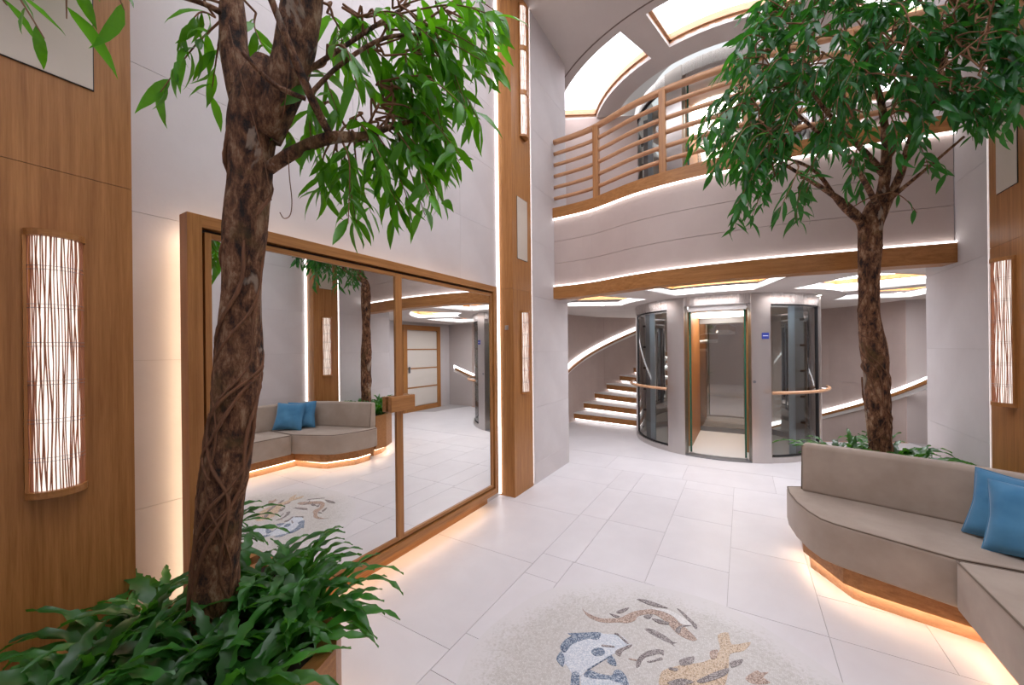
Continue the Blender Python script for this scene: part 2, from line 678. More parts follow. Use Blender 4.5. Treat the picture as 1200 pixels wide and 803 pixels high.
FISH = [
    ('eel', 'f_brown', c4([(275, 215), (300, 245), (360, 275), (420, 295), (500, 297), (570, 290), (620, 265), (680, 240), (760, 228), (830, 228), (900, 242), (960, 268), (1010, 305), (1045, 345), (1110, 408), (1155, 458), (1120, 468), (1060, 447), (1010, 418), (970, 380), (930, 335), (870, 288), (820, 264), (760, 266), (700, 280), (680, 312), (620, 332), (560, 326), (470, 330), (400, 320), (340, 294), (300, 262)]),
     [('f_white', c4([(800, 222), (900, 224), (980, 250), (1060, 300), (1130, 352), (1090, 352), (1030, 338), (980, 288), (900, 246)])),
      ('f_dark', c4([(1000, 220), (1040, 242), (1100, 298), (1155, 352), (1146, 378), (1108, 338), (1060, 284)])),
      ('f_dark', c4([(985, 388), (1030, 352), (1110, 352), (1040, 365), (1020, 415)])),
      ('f_dark', c4([(535, 246), (590, 224), (635, 216), (600, 246), (560, 260)])),
      ('f_dark', c4([(485, 260), (520, 268), (562, 282), (530, 290)])),
      ('f_dark', c4([(695, 150), (760, 156), (850, 184), (930, 218), (880, 214), (790, 194)])),
      ('f_dark', c4([(810, 300), (870, 308), (938, 330), (930, 344), (860, 334)])),
      ('f_dark', c4([(745, 282), (790, 270), (815, 268), (795, 298), (770, 298)]))]),
    ('minnow', 'f_dark', c4([(752, 372), (800, 376), (860, 400), (920, 436), (965, 472), (1000, 482), (972, 490), (985, 512), (955, 490), (900, 464), (830, 430), (775, 396)]), []),
    ('catfish', 'f_dark', c4([(690, 672), (690, 622), (728, 575), (780, 545), (850, 533), (900, 543), (897, 580), (870, 566), (820, 578), (760, 594), (732, 624), (715, 664)]),
     [('f_dark', c4([(770, 628), (830, 614), (880, 596), (890, 612), (850, 622), (800, 634)])),
      ('f_brown', c4([(632, 604), (690, 612), (690, 622), (640, 612)]))]),
    ('blue_fish', 'f_pale', c4([(165, 412), (250, 408), (330, 403), (410, 403), (440, 414), (520, 418), (545, 410), (600, 448), (628, 486), (600, 500), (652, 490), (640, 520), (587, 546), (566, 588), (530, 566), (500, 577), (440, 612), (320, 682), (290, 716), (250, 742), (200, 722), (150, 646), (128, 668), (78, 610), (113, 550), (108, 510), (150, 455), (195, 430)]),
     [('f_blue', c4([(108, 510), (150, 455), (195, 430), (165, 412), (250, 408), (410, 403), (415, 435), (390, 462), (330, 452), (250, 472), (190, 502), (150, 556), (118, 548)])),
      ('f_blue', c4([(78, 610), (113, 550), (142, 600), (128, 668)])),
      ('f_blue', c4([(345, 550), (380, 523), (430, 528), (452, 560), (420, 584), (370, 582)])),
      ('f_blue', c4([(465, 627), (490, 588), (520, 600), (540, 657), (505, 657)])),
      ('f_blue', c4([(320, 684), (440, 612), (500, 577), (495, 590), (430, 626), (330, 690)])),
      ('f_dark', c4([(430, 500), (520, 512), (515, 520), (430, 512)])),
      ('f_dark', c4([(520, 418), (545, 412), (628, 486), (612, 486), (548, 428)])),
      ('f_dark', c4([(530, 566), (545, 540), (652, 498), (640, 520), (587, 546), (566, 588)]))]),
    ('striped_fish', 'f_pale', c4([(262, 750), (290, 722), (330, 692), (400, 718), (500, 735), (520, 700), (560, 690), (612, 740), (640, 830), (600, 900), (480, 930), (350, 900), (280, 840)]),
     [('f_blue', c4([(290, 722), (330, 692), (400, 718), (500, 735), (520, 700), (560, 690), (612, 740), (636, 830), (580, 800), (480, 765), (380, 760), (300, 745)])),
      ('f_blue', c4([(200, 715), (250, 713), (256, 803), (250, 860), (190, 850), (188, 780)])),
      ('f_blue', c4([(300, 860), (400, 905), (520, 920), (480, 935), (350, 905)]))]),
    ('golden_carp', 'f_gold', c8([(578, 380), (592, 345), (650, 328), (720, 318), (755, 300), (774, 275), (766, 232), (800, 224), (812, 262), (872, 254), (850, 282), (806, 292), (802, 330), (790, 390), (740, 430), (650, 440), (590, 420)]),
     [('f_dark', c8([(645, 312), (690, 300), (685, 324), (650, 330)])),
      ('f_dark', c8([(805, 320), (846, 309), (840, 325), (812, 336)])),
      ('f_dark', c8([(700, 378), (760, 350), (802, 338), (790, 362), (720, 386)])),
      ('f_dark', c8([(612, 336), (640, 340), (634, 348), (612, 342)])),
      ('f_brown', c8([(742, 285), (768, 280), (760, 308), (744, 306)])),
      ('f_dark', c8([(605, 385), (650, 372), (690, 384), (640, 396)]))]),
    ('small_fish', 'f_brown', c8([(855, 368), (890, 345), (905, 352), (930, 350), (912, 366), (935, 384), (900, 390), (870, 384)]), []),
]
def smooth(poly):
    n = len(poly)
    out = []
    for i in range(n):
        p0, p1, p2, p3 = poly[i - 1], poly[i], poly[(i + 1) % n], poly[(i + 2) % n]
        for t in (0, .33, .67):
            out.append(tuple(.5 * (2 * b + (c - a) * t * .8 + (-.8 * (c - a) * 2 + 6 * (c - b) - .8 * (d - b)) * t * t + (.8 * (c - a) - 4 * (c - b) + .8 * (d - b)) * t ** 3)
                             for a, b, c, d in zip(p0, p1, p2, p3)))
    return out


for nm, mt, pts, subs in FISH:
    pts = smooth(pts)
    subs = [(a, smooth(b)) for a, b in subs]
    o = MB().prism([at_z(x, y)[:2] for x, y in pts], .001, .0024).build(nm, mt, mosaic)
    for k, (m2, p2) in enumerate(subs):
        s = MB().prism([at_z(x, y)[:2] for x, y in p2], .002, .0032 + .0003 * k)
        s.build(nm + '_marking', m2, mosaic)

# ---- side walls with stone panels
PANEL = {}


def panels_x(parent, X, sgn, y_list, z_list, mat='wall'):
    """panels on a wall plane X, sgn = direction of the room"""
    for a, b in zip(y_list, y_list[1:]):
        for c, d in zip(z_list, z_list[1:]):
            k = (round(b - a, 3), round(d - c, 3), sgn, mat)
            if k not in PANEL:
                h, v = (b - a) / 2 - .0008, (d - c) / 2 - .0008
                PANEL[k] = MB().box(min(0, -.012 * sgn), -h, -v, max(0, -.012 * sgn), h, v).mesh('panel', mat)
            link('panel', PANEL[k], parent, (X, (a + b) / 2, (c + d) / 2))


ZL = [0, .23, .85, 1.47, 2.09, 2.71, 3.33, 3.95, 4.57, ZC]
wl = MB().box(WL - .25, YB, 0, WL - .006, YE, ZC).box(WL - .006, PIL[1] + .02, 0, XL - .006, YE, ZC).build('wall_left', 'wall_gap')
tag(wl, 'cream stone-panelled wall carrying the wide mirror', 'wall', kind='structure')
panels_x(wl, WL, 1, [YB + .02, -1.0, .10], ZL)
panels_x(wl, WL, 1, [.52, 1.62, 2.72, 3.31], ZL)
panels_x(wl, XL, 1, [PIL[1] + .022, YE], ZL)
wr = MB().box(WR + .006, YB, 0, WR + .25, YE, ZC).box(XR + .006, PIL[1] + .02, 0, WR + .006, YE, ZC).build('wall_right', 'wall_gap')
tag(wr, 'cream stone-panelled wall behind the corner sofa', 'wall', kind='structure')
panels_x(wr, WR, -1, [YB + .02, -.8, .4, 1.4, 2.4, 3.31], ZL)
panels_x(wr, XR, -1, [PIL[1] + .022, YE], ZL)
# the ends of the side walls towards the lobby
MB().box(WL - .25, YE, 0, XL, YE + .012, 2.2).build('wall_end', 'wall', wl)
MB().box(XR, YE, 0, WR + .25, YE + .012, 2.2).build('wall_end', 'wall', wr)
MB().box(-3.4, YE - .1, 0, WL - .25, YE, ZC).build('lobby_return', 'wall', wl)
MB().box(WR + .25, YE - .1, 0, 3.1, YE, ZC).build('lobby_return', 'wall', wr)
wb = MB().box(WL - .25, YB - .2, 0, WR + .25, YB, ZC).build('wall_back', 'wall')
tag(wb, 'plain cream wall at the near end of the atrium', 'wall', kind='structure')

# ---- curved lobby wall
A = [180 - 5 * i for i in range(32)]
pts = [(-3.07, YE)] + [lp(R_OUT, a) for a in A] + [(2.95, lp(R_OUT, 25)[1])]
wf = MB().wallstrip(pts, -1.7, ZC + .4, .15).build('wall_far', 'wall_gap', recalc=True)
tag(wf, 'taupe curved stone wall behind the glass lift', 'wall', kind='structure')
for a in range(25, 180, 31):
    for z0, z1 in ((-1.7, -.4), (-.4, .85), (.85, 1.53), (1.53, 2.3), (3.0, 3.9), (3.9, ZC)):
        MB().sector(LIFT, R_OUT - .012, R_OUT + .004, a + .06, a + 30.94, z0 + .002, z1 - .002, 5).build('panel', 'taupe', wf)
MB().box(-3.075, YE, 0, -3.058, 7.05, ZC).build('panel', 'taupe', wf)
wrl = MB().box(2.95, YE - .1, -.2, 3.1, 8.3, ZC).build('wall_lobby', 'wall')
tag(wrl, 'cream wall of the lift lobby holding the oak door', 'wall', kind='structure')

# ---- balcony front (plan curve), beam, fascias, led lines
BP = spline([(XL, 4.30), (-1.5, 4.26), (-.95, 4.06), (-.45, 3.98), (.2, 3.98), (.8, 4.06), (XR, 4.16)], 5)


def off(pts, d):
    out = []
    n = len(pts)
    for i in range(n):
        a, c = pts[max(0, i - 1)], pts[min(n - 1, i + 1)]
        L = math.hypot(c[0] - a[0], c[1] - a[1])
        out.append((pts[i][0] - (c[1] - a[1]) / L * d, pts[i][1] + (c[0] - a[0]) / L * d))
    return out


Z1, Z2 = 2.275, 3.085
wfas = MB().wallstrip(off(BP, .05), 2.14, 3.22, .12).build('wall_balcony', 'wall_gap', recalc=True)
tag(wfas, 'taupe panelled balcony front between two glowing lines', 'wall', kind='structure')
nb = len(BP)
cuts = [0, 8, 15, 22, nb - 1]
for c0, c1 in zip(cuts, cuts[1:]):
    for z0, z1 in ((Z1, 2.55), (2.55, 2.82), (2.82, Z2)):
        MB().wallstrip(off(BP, .035)[c0:c1 + 1], z0 + .002, z1 - .002, .018).build('panel', 'taupe', wfas, recalc=True)
beam = MB().wallstrip(BP, 2.115, 2.262, .17).build('trim_beam', 'oak_x', recalc=True)
tag(beam, 'oak beam running under the balcony front', 'beam', kind='structure')
MB().wallstrip(off(BP, .008), 2.262, 2.278, .02).build('led_strip', 'led', beam, recalc=True)
fas = MB().wallstrip(BP, 3.10, 3.225, .17).build('trim_fascia', 'oak_x', recalc=True)
tag(fas, 'oak fascia board below the balcony railing', 'fascia', kind='structure')
MB().wallstrip(off(BP, .008), 3.084, 3.10, .02).build('led_strip', 'led', fas, recalc=True)


# ---- lobby ceiling with lit coffers
def ylim(x):
    for p, q in zip(BP, BP[1:]):
        if p[0] <= x <= q[0]:
            return p[1] + (q[1] - p[1]) * (x - p[0]) / (q[0] - p[0])
    return 4.6


def rlim(a):
    d = (math.cos(math.radians(a)), math.sin(math.radians(a)))
    if 25 <= a <= 180:
        return R_OUT
    r = 1.4
    while r < 5:
        x, y = LIFT[0] + d[0] * r, LIFT[1] + d[1] * r
        if x < -3.07 or x > 2.95 or y < ylim(x) + .1:
            break
        r += .02
    return r


ZS = 2.2
COF = [(-152, -123), (-107, -73), (-57, -22), (-14, 16)]
RI, RO = 1.56, 2.5


def in_cof(a):
    return any(c0 <= a < c1 for c0, c1 in COF)


cl = MB()
for a in range(-180, 180, 2):
    pass
edges = sorted(set([-180, 180] + [c for q in COF for c in q] + list(range(-180, 181, 4))))
for a, b in zip(edges, edges[1:]):
    ra, rb = rlim(a), rlim(b)
    def cell(r0a, r0b, r1a, r1b):
        cl.prism([lp(r0a, a), lp(r1a, a), lp(r1b, b), lp(r0b, b)], ZS, ZS + .03)
    if in_cof(.5 * (a + b)):
        cell(1.2, 1.2, RI, RI)
        cell(RO, RO, max(RO + .01, ra), max(RO + .01, rb))
    else:
        cell(1.2, 1.2, ra, rb)
ceil_l = cl.build('ceiling_lower', 'ceil', recalc=True)
tag(ceil_l, 'cream lobby ceiling with lit coffers around the lift', 'ceiling', kind='structure')
for k, (a0, a1) in enumerate(COF):
    cf = link('coffer_light', None, None, lp(2.0, (a0 + a1) / 2, ZS))
    tag(cf, ['lit ceiling coffer above the rising stairs', 'lit ceiling coffer directly in front of the lift doors',
             'lit ceiling coffer beside the right tree trunk', 'lit ceiling coffer near the oak lobby door'][k], 'ceiling light', 'coffers around the lift')
    lip = MB()
    d = 1.2
    lip.sector(LIFT, RI - .02, RI, a0, a1, ZS, ZS + .06).sector(LIFT, RO, RO + .02, a0, a1, ZS, ZS + .06)
    lip.sector(LIFT, RI, RO, a0 - .5, a0, ZS, ZS + .06).sector(LIFT, RI, RO, a1, a1 + .5, ZS, ZS + .06)
    lip.build('white_lip', 'white', cf, recalc=True)
    lg = MB()
    lg.sector(LIFT, RI - .1, RI + .02, a0 - 2, a1 + 2, ZS + .06, ZS + .068).sector(LIFT, RO - .02, RO + .1, a0 - 2, a1 + 2, ZS + .06, ZS + .068)
    lg.build('led_ledge', 'led', cf, recalc=True)
    wd = MB()
    wd.sector(LIFT, RI - .12, RI - .1, a0 - 3, a1 + 3, ZS + .115, ZS + .17).sector(LIFT, RO + .1, RO + .12, a0 - 3, a1 + 3, ZS + .115, ZS + .17)
    wd.sector(LIFT, RI - .1, RO + .1, a0 - 3.4, a0 - 3, ZS + .115, ZS + .17).sector(LIFT, RI - .1, RO + .1, a1 + 3, a1 + 3.4, ZS + .115, ZS + .17)
    wd.build('oak_frame', 'oak_x', cf, recalc=True)
    MB().sector(LIFT, RI - .12, RO + .12, a0 - 3.4, a1 + 3.4, ZS + .17, ZS + .18).build('light_panel', 'coffer', cf, recalc=True)
for k, (px, py, lab) in enumerate(((1053, 343, 'small round ceiling spotlight beside the lit coffer by the lobby door'), (960, 346, 'added round ceiling spotlight beside the lift header, brightening the lobby'),  # the one by the lift header is an added light to brighten the lobby
                                   (706, 358, 'small round ceiling spotlight above the oak steps'))):
    q = at_z(px, py, ZS)
    dl = thing('ceiling_spotlight', (q.x, q.y, ZS), lab, 'spotlight', 'lobby ceiling spotlights')
    MB().sector((q.x, q.y), .028, .042, -180, 180, ZS - .006, ZS + .001, 20).build('trim_ring', 'steel', dl, recalc=True)
    MB().sector((q.x, q.y), .001, .028, -180, 180, ZS - .003, ZS - .001, 20).build('lens', 'spot', dl, recalc=True)
# closing slab over the lobby = floor of the upper deck
up = MB()
for a, b in zip(range(-180, 180, 5), range(-175, 185, 5)):
    up.prism([lp(1.2, a), lp(rlim(a), a), lp(rlim(b), b), lp(1.2, b)], 2.95, 3.05)
up = up.build('floor_upper', 'floor', recalc=True)
tag(up, 'upper deck floor behind the balcony railing', 'floor', kind='structure')

# ---- upper ceiling, skylight ring
ce = MB()
ASX0, ASX1, ASY0, ASY1 = -1.8, 1.25, -.6, 3.0
ce.box(WL - .25, YB, ZC, WR + .25, ASY0, ZC + .2)
ce.box(WL - .25, ASY0, ZC, ASX0, ASY1, ZC + .2).box(ASX1, ASY0, ZC, WR + .25, ASY1, ZC + .2)
n = 40
for i in range(n):
    x0, x1 = WL - .25 + (WR - WL + .5) * i / n, WL - .25 + (WR - WL + .5) * (i + 1) / n
    ya, yb = (LIFT[1] - math.sqrt(max(0, 2.75 ** 2 - (x - LIFT[0]) ** 2)) for x in (x0, x1))
    ce.prism([(x0, ASY1), (x1, ASY1), (x1, yb), (x0, ya)], ZC, ZC + .2)
ce = ce.build('ceiling', 'ceil', recalc=True)
tag(ce, 'smooth cream upper ceiling ending in a curved edge', 'ceiling', kind='structure')
MB().sector(LIFT, 2.735, 2.75, -155, -25, ZC - .004, ZC + .05, 3).build('shadow_groove', 'groove', ce, recalc=True)
asl = MB().box(ASX0, ASY0, ZC + .12, ASX1, ASY1, ZC + .14).build('window_atrium', 'atrium')
tag(asl, 'large bright skylight over the seating area', 'skylight', kind='structure')
fr = MB()
fr.box(ASX0 - .06, ASY0 - .06, ZC - .01, ASX0, ASY1 + .06, ZC + .12).box(ASX1, ASY0 - .06, ZC - .01, ASX1 + .06, ASY1 + .06, ZC + .12)
fr.box(ASX0, ASY0 - .06, ZC - .01, ASX1, ASY0, ZC + .12).box(ASX0, ASY1, ZC - .01, ASX1, ASY1 + .06, ZC + .12)
fr.build('frame', 'oak_y', asl)
rg = MB()
SKY = [(-152, -110.1), (-102.9, -64), (-57, -20), (-13, 25), (32, 68), (75, 112), (119, 156)]
R0, R1, R2, R3 = 1.62, 1.93, 2.60, 2.74
zr = ZC + .02
rg.sector(LIFT, R0, R1, 0, 360, zr, zr + .05).sector(LIFT, R2, R3, 0, 360, zr, zr + .05)
for (a0, a1), (b0, b1) in zip(SKY, SKY[1:] + [(208, 250)]):
    rg.sector(LIFT, R1, R2, a1, b0, zr, zr + .05)
rg.sector(LIFT, R3, 3.3, -160, -20, zr + .05, zr + .1)
rg = rg.build('ceiling_ring', 'ceil', recalc=True)
tag(rg, 'ring-shaped ceiling with skylights around the upper lift', 'ceiling', kind='structure')
MB().sector(LIFT, R0, R0 + .03, 0, 360, zr + .05, zr + .5).sector(LIFT, 1.0, R0 + .03, 0, 360, zr + .5, zr + .52).build('light_cove', 'white', rg, recalc=True)
MB().sector(LIFT, R0 - .04, R0 - .005, 0, 360, zr + .46, zr + .48).build('led_strip', 'led', rg, recalc=True)
for k, (a0, a1) in enumerate(SKY):
    wn = MB().sector(LIFT, R1, R2, a0, a1, zr + .17, zr + .18).build('window_%d' % (k + 1), 'sky', recalc=True)
    tag(wn, 'curved bright skylight in the ring ceiling', 'skylight', 'ring skylights', 'structure')
    q = MB()
    q.sector(LIFT, R1 - .012, R1, a0, a1, zr + .04, zr + .17).sector(LIFT, R2, R2 + .012, a0, a1, zr + .04, zr + .17)
    q.sector(LIFT, R1, R2, a0 - .4, a0, zr + .04, zr + .17).sector(LIFT, R1, R2, a1, a1 + .4, zr + .04, zr + .17)
    q.sector(LIFT, R1, R1 + .03, a0, a1, zr + .07, zr + .10).sector(LIFT, R2 - .03, R2, a0, a1, zr + .07, zr + .10)
    q.sector(LIFT, R1, R2, a0, a0 + .8, zr + .07, zr + .10).sector(LIFT, R1, R2, a1 - .8, a1, zr + .07, zr + .10)
    q.build('oak_frame', 'oak_pale', wn, recalc=True)
# roof that closes the space above the ring skylights' outer corners
MB().sector(LIFT, R2, 3.3, -190, 190, zr + .12, zr + .16).build('roof_cover', 'ceil', rg, recalc=True)


# upper partition wall beside the lift landing
q0, q1 = lp(1.28, -154.5), lp(3.05, -154.5)
up_w = MB().wallstrip([q0, q1], 3.05, zr, .12).build('wall_upper', 'taupe', recalc=True)
tag(up_w, 'taupe partition wall seen behind the balcony railing', 'wall', kind='structure')


# ---- pilasters
def pilaster(name, x0, x1, y0, y1, label, face, led_near, led_far, grille=True):
    o = MB().box(min(x0, x1) + .006, y0 + .006, 0, max(x0, x1) - .006, y1 - .006, ZC).build(name, 'dark')
    tag(o, label, 'pilaster', kind='structure')
    zz = [0, 2.12, 4.2, ZC]
    for a, b in zip(zz, zz[1:]):
        MB().box(min(x0, x1), y0, a + .001, max(x0, x1), y1, b - .001).build('oak_panel', 'oak', o)
    if grille:
        fx = face
        s = 1 if face < 0 else -1
        ym = (y0 + y1) / 2
        MB().box(min(fx, fx + .006 * s), ym - .105, 2.44, max(fx, fx + .006 * s), ym + .105, 3.08).build('speaker_grille', 'grille', o)
        g = MB()
        for (ya, yb, za, zb) in ((ym - .108, ym + .108, 2.437, 2.44), (ym - .108, ym + .108, 3.08, 3.083), (ym - .108, ym - .105, 2.437, 3.083), (ym + .105, ym + .108, 2.437, 3.083)):
            g.box(min(fx, fx + .004 * s), ya, za, max(fx, fx + .004 * s), yb, zb)
        g.build('grille_edge', 'dark', o)
    s = 1 if face < 0 else -1
    if led_near is not None:
        MB().box(min(led_near, led_near + .02 * s), y0 - .018, .02, max(led_near, led_near + .02 * s), y0 - .002, ZC).build('led_strip', 'led', o)
    if led_far is not None:
        MB().box(min(led_far, led_far + .012 * s), y1 + .002, .02, max(led_far, led_far + .012 * s), y1 + .016, ZC).build('led_strip', 'led', o)
    return o


pilaster('trim_1', WL, XL, .10, .51, 'oak pilaster beside the fern planter', XL, None, None)
p2 = pilaster('trim_2', WL, XL, PIL[0], PIL[1], 'oak pilaster at the far end of the mirror', XL, WL, XL - .02)
p3 = pilaster('trim_3', WR, XR, PIL[0], PIL[1], 'oak pilaster behind the corner of the sofa', XR, WR, XR + .02)
MB().box(-2.075, PIL[0] - .008, 1.70, -2.035, PIL[0], 1.745).build('switch_plate', 'steel', p2, bevel=.002)

# ================================================================== mirror
mr = thing('wall_mirror', (XL, 1.86, .15), 'wide two-pane mirror in an oak frame on the cream wall', 'mirror')
FY0, FY1, FZ0, FZ1 = .678, 3.03, .155, 2.09
w_ = .052
xb, xf = XL - .075, XL
MB().box(xb, FY0, FZ0, xf, FY0 + w_, FZ1).build('frame_stile', 'oak', mr)
MB().box(xb, FY1 - w_, FZ0, xf, FY1, FZ1).build('frame_stile', 'oak', mr)
MB().box(xb, FY0 + w_, FZ1 - w_, xf, FY1 - w_, FZ1).build('frame_rail', 'oak_y', mr)
MB().box(xb, FY0 + w_, FZ0, xf, FY1 - w_, FZ0 + w_).build('frame_rail', 'oak_y', mr)
MB().box(xb, FY0 + w_, FZ0 + w_, XL - .045, FY1 - w_, FZ1 - w_).build('back_panel', 'dark', mr)
iy0, iy1, iz0, iz1 = FY0 + w_ + .014, FY1 - w_ - .012, FZ0 + w_ + .014, FZ1 - w_ - .016
iw, ix0, ix1, ym = .024, XL - .045, XL - .012, 1.836
MB().box(ix0, iy0, iz0, ix1, iy0 + iw, iz1).build('leaf_stile', 'oak', mr)
MB().box(ix0, iy1 - iw, iz0, ix1, iy1, iz1).build('leaf_stile', 'oak', mr)
MB().box(ix0, ym - .028, iz0, ix1, ym + .028, iz1).build('leaf_stile', 'oak', mr)
for a, b in ((iy0 + iw, ym - .028), (ym + .028, iy1 - iw)):
    MB().box(ix0, a, iz0, ix1, b, iz0 + iw).build('leaf_rail', 'oak_y', mr)
    MB().box(ix0, a, iz1 - iw, ix1, b, iz1).build('leaf_rail', 'oak_y', mr)
    MB().box(ix0 + .005, a, iz0 + iw, XL - .022, b, iz1 - iw).build('mirror_pane', 'mirror', mr)
MB().box(ix1, 1.735, 1.095, XL + .022, 1.945, 1.195).build('pull_handle', 'oak_y', mr, bevel=.003)
# battens and light strips behind and below the frame
MB().box(WL, FY0 + .08, .13, xb, FY1 - .08, FZ0 + .02).build('mounting_batten', 'oak_y', mr)
MB().box(WL + .005, FY0 + .1, 1.9, xb, FY1 - .1, 1.98).build('mounting_batten', 'oak_y', mr)
MB().box(WL + .02, FY0 + .05, .105, WL + .05, FY1 - .05, .13).build('led_strip', 'led_w', mr)
MB().box(WL + .04, FY0 + .03, .2, WL + .06, FY0 + .05, 2.04).build('led_strip', 'led_w', mr)
MB().box(WL + .04, FY0 + .05, 2.03, WL + .06, FY1 - .05, 2.045).build('led_strip', 'led_w', mr)
MB().box(WL, FY0, 0, WL + .014, FY1 + .05, .13).build('toe_board', 'oak_y', mr)


# ================================================================== wall sconces
def sconce_parts(root, hw, dep, segs, twigs):
    """wall plane x=0, room towards +x, centred on y=0; segs = list of (z0, z1)"""
    def arc(r, d, n=14, a0=0, a1=180):
        return [(d * math.sin(math.radians(a)), r * math.cos(math.radians(a))) for a in [a0 + (a1 - a0) * i / n for i in range(n + 1)]]
    z_lo, z_hi = segs[0][0], segs[-1][1]
    MB().box(0, -hw - .004, z_lo, .008, hw + .004, z_hi).build('back_plate', 'oak', root)
    rnd = random.Random(3)
    for z0, z1 in segs:
        p = arc(hw + .004, dep + .004)
        MB().prism(p, z0, z0 + .022).build('bottom_cap', 'oak_y', root)
        MB().prism(p, z1 - .022, z1).build('top_cap', 'oak_y', root)
        d = MB().prism([(.006, q[1]) if i in (0, 14) else q for i, q in enumerate(arc(hw - .012, dep - .012))], z0 + .022, z1 - .022).build('diffuser', 'diff', root)
        for s in (1, -1):
            MB().box(.004, s * hw - .004, z0 + .022, .016, s * hw + .004, z1 - .022).build('side_rail', 'oak', root)
        tw = MB()
        for i in range(twigs):
            a = math.radians(6 + 168 * (i + rnd.uniform(-.3, .3)) / (twigs - 1))
            a = min(max(a, .09), PI - .09)
            pts = []
            n = 12
            ph, am = rnd.uniform(0, 6), rnd.uniform(.01, .04)
            dr = rnd.uniform(-.03, .03)
            for k in range(n + 1):
                t = k / n
                aa = a + am * math.sin(ph + 9 * t) * 1.6 + dr * (t - .5) + rnd.uniform(-.012, .012)
                rr = -.004 + rnd.uniform(-.002, .002)
                pts.append(((dep + rr) * math.sin(aa), (hw + rr) * math.cos(aa), z0 + .018 + (z1 - z0 - .036) * t))
            tw.tube(pts, [rnd.uniform(.0012, .0022) for _ in pts], 5, False)
        o = tw.build('twig_screen', 'twig', root, smooth=True)
        o['kind'] = 'stuff'
        ti = MB()
        nt = max(2, int(round((z1 - z0) / .125)))
        for k in range(1, nt):
            z = z0 + (z1 - z0) * k / nt
            for dz in (-.006, .006):
                ti.tube([(x, y, z + dz) for x, y in arc(hw - .001, dep - .001, 16, 4, 176)], .0008, 4, False)
        ti.build('tie_wires', 'steel_d', root)['kind'] = 'stuff'


sc0 = thing('wall_sconce', (0, 0, 0), 'curved twig-screen wall sconce on the oak pilaster beside the fern planter', 'sconce', 'twig-screen sconces')
sconce_parts(sc0, .066, .062, [(1.035, 1.905)], 30)
for k, (x, y, rz, lab) in enumerate(((XL, .318, 0, None), (XL, 3.545, 0, 'short twig-screen sconce low on the oak pilaster beyond the mirror'),
                                     (XR, 3.53, PI, 'curved twig-screen wall sconce on the oak pilaster behind the sofa'))):
    o = sc0 if k == 0 else copy_tree(sc0)
    o.location = (x, y, 0)
    o.rotation_euler.z = rz
    if lab:
        o['label'] = lab
    if rz:
        o.location.z = .06
        o.scale = (1.1, 1.15, 1.03)
sc3 = thing('tall_wall_sconce', (0, 0, 0), 'tall three-section twig-screen sconce high on the oak pilaster beyond the mirror', 'sconce', 'tall sconces')
sconce_parts(sc3, .06, .06, [(3.73, 4.195), (4.195, 4.66), (4.66, 5.13)], 17)
sc3.location = (XL, 3.56, 0)

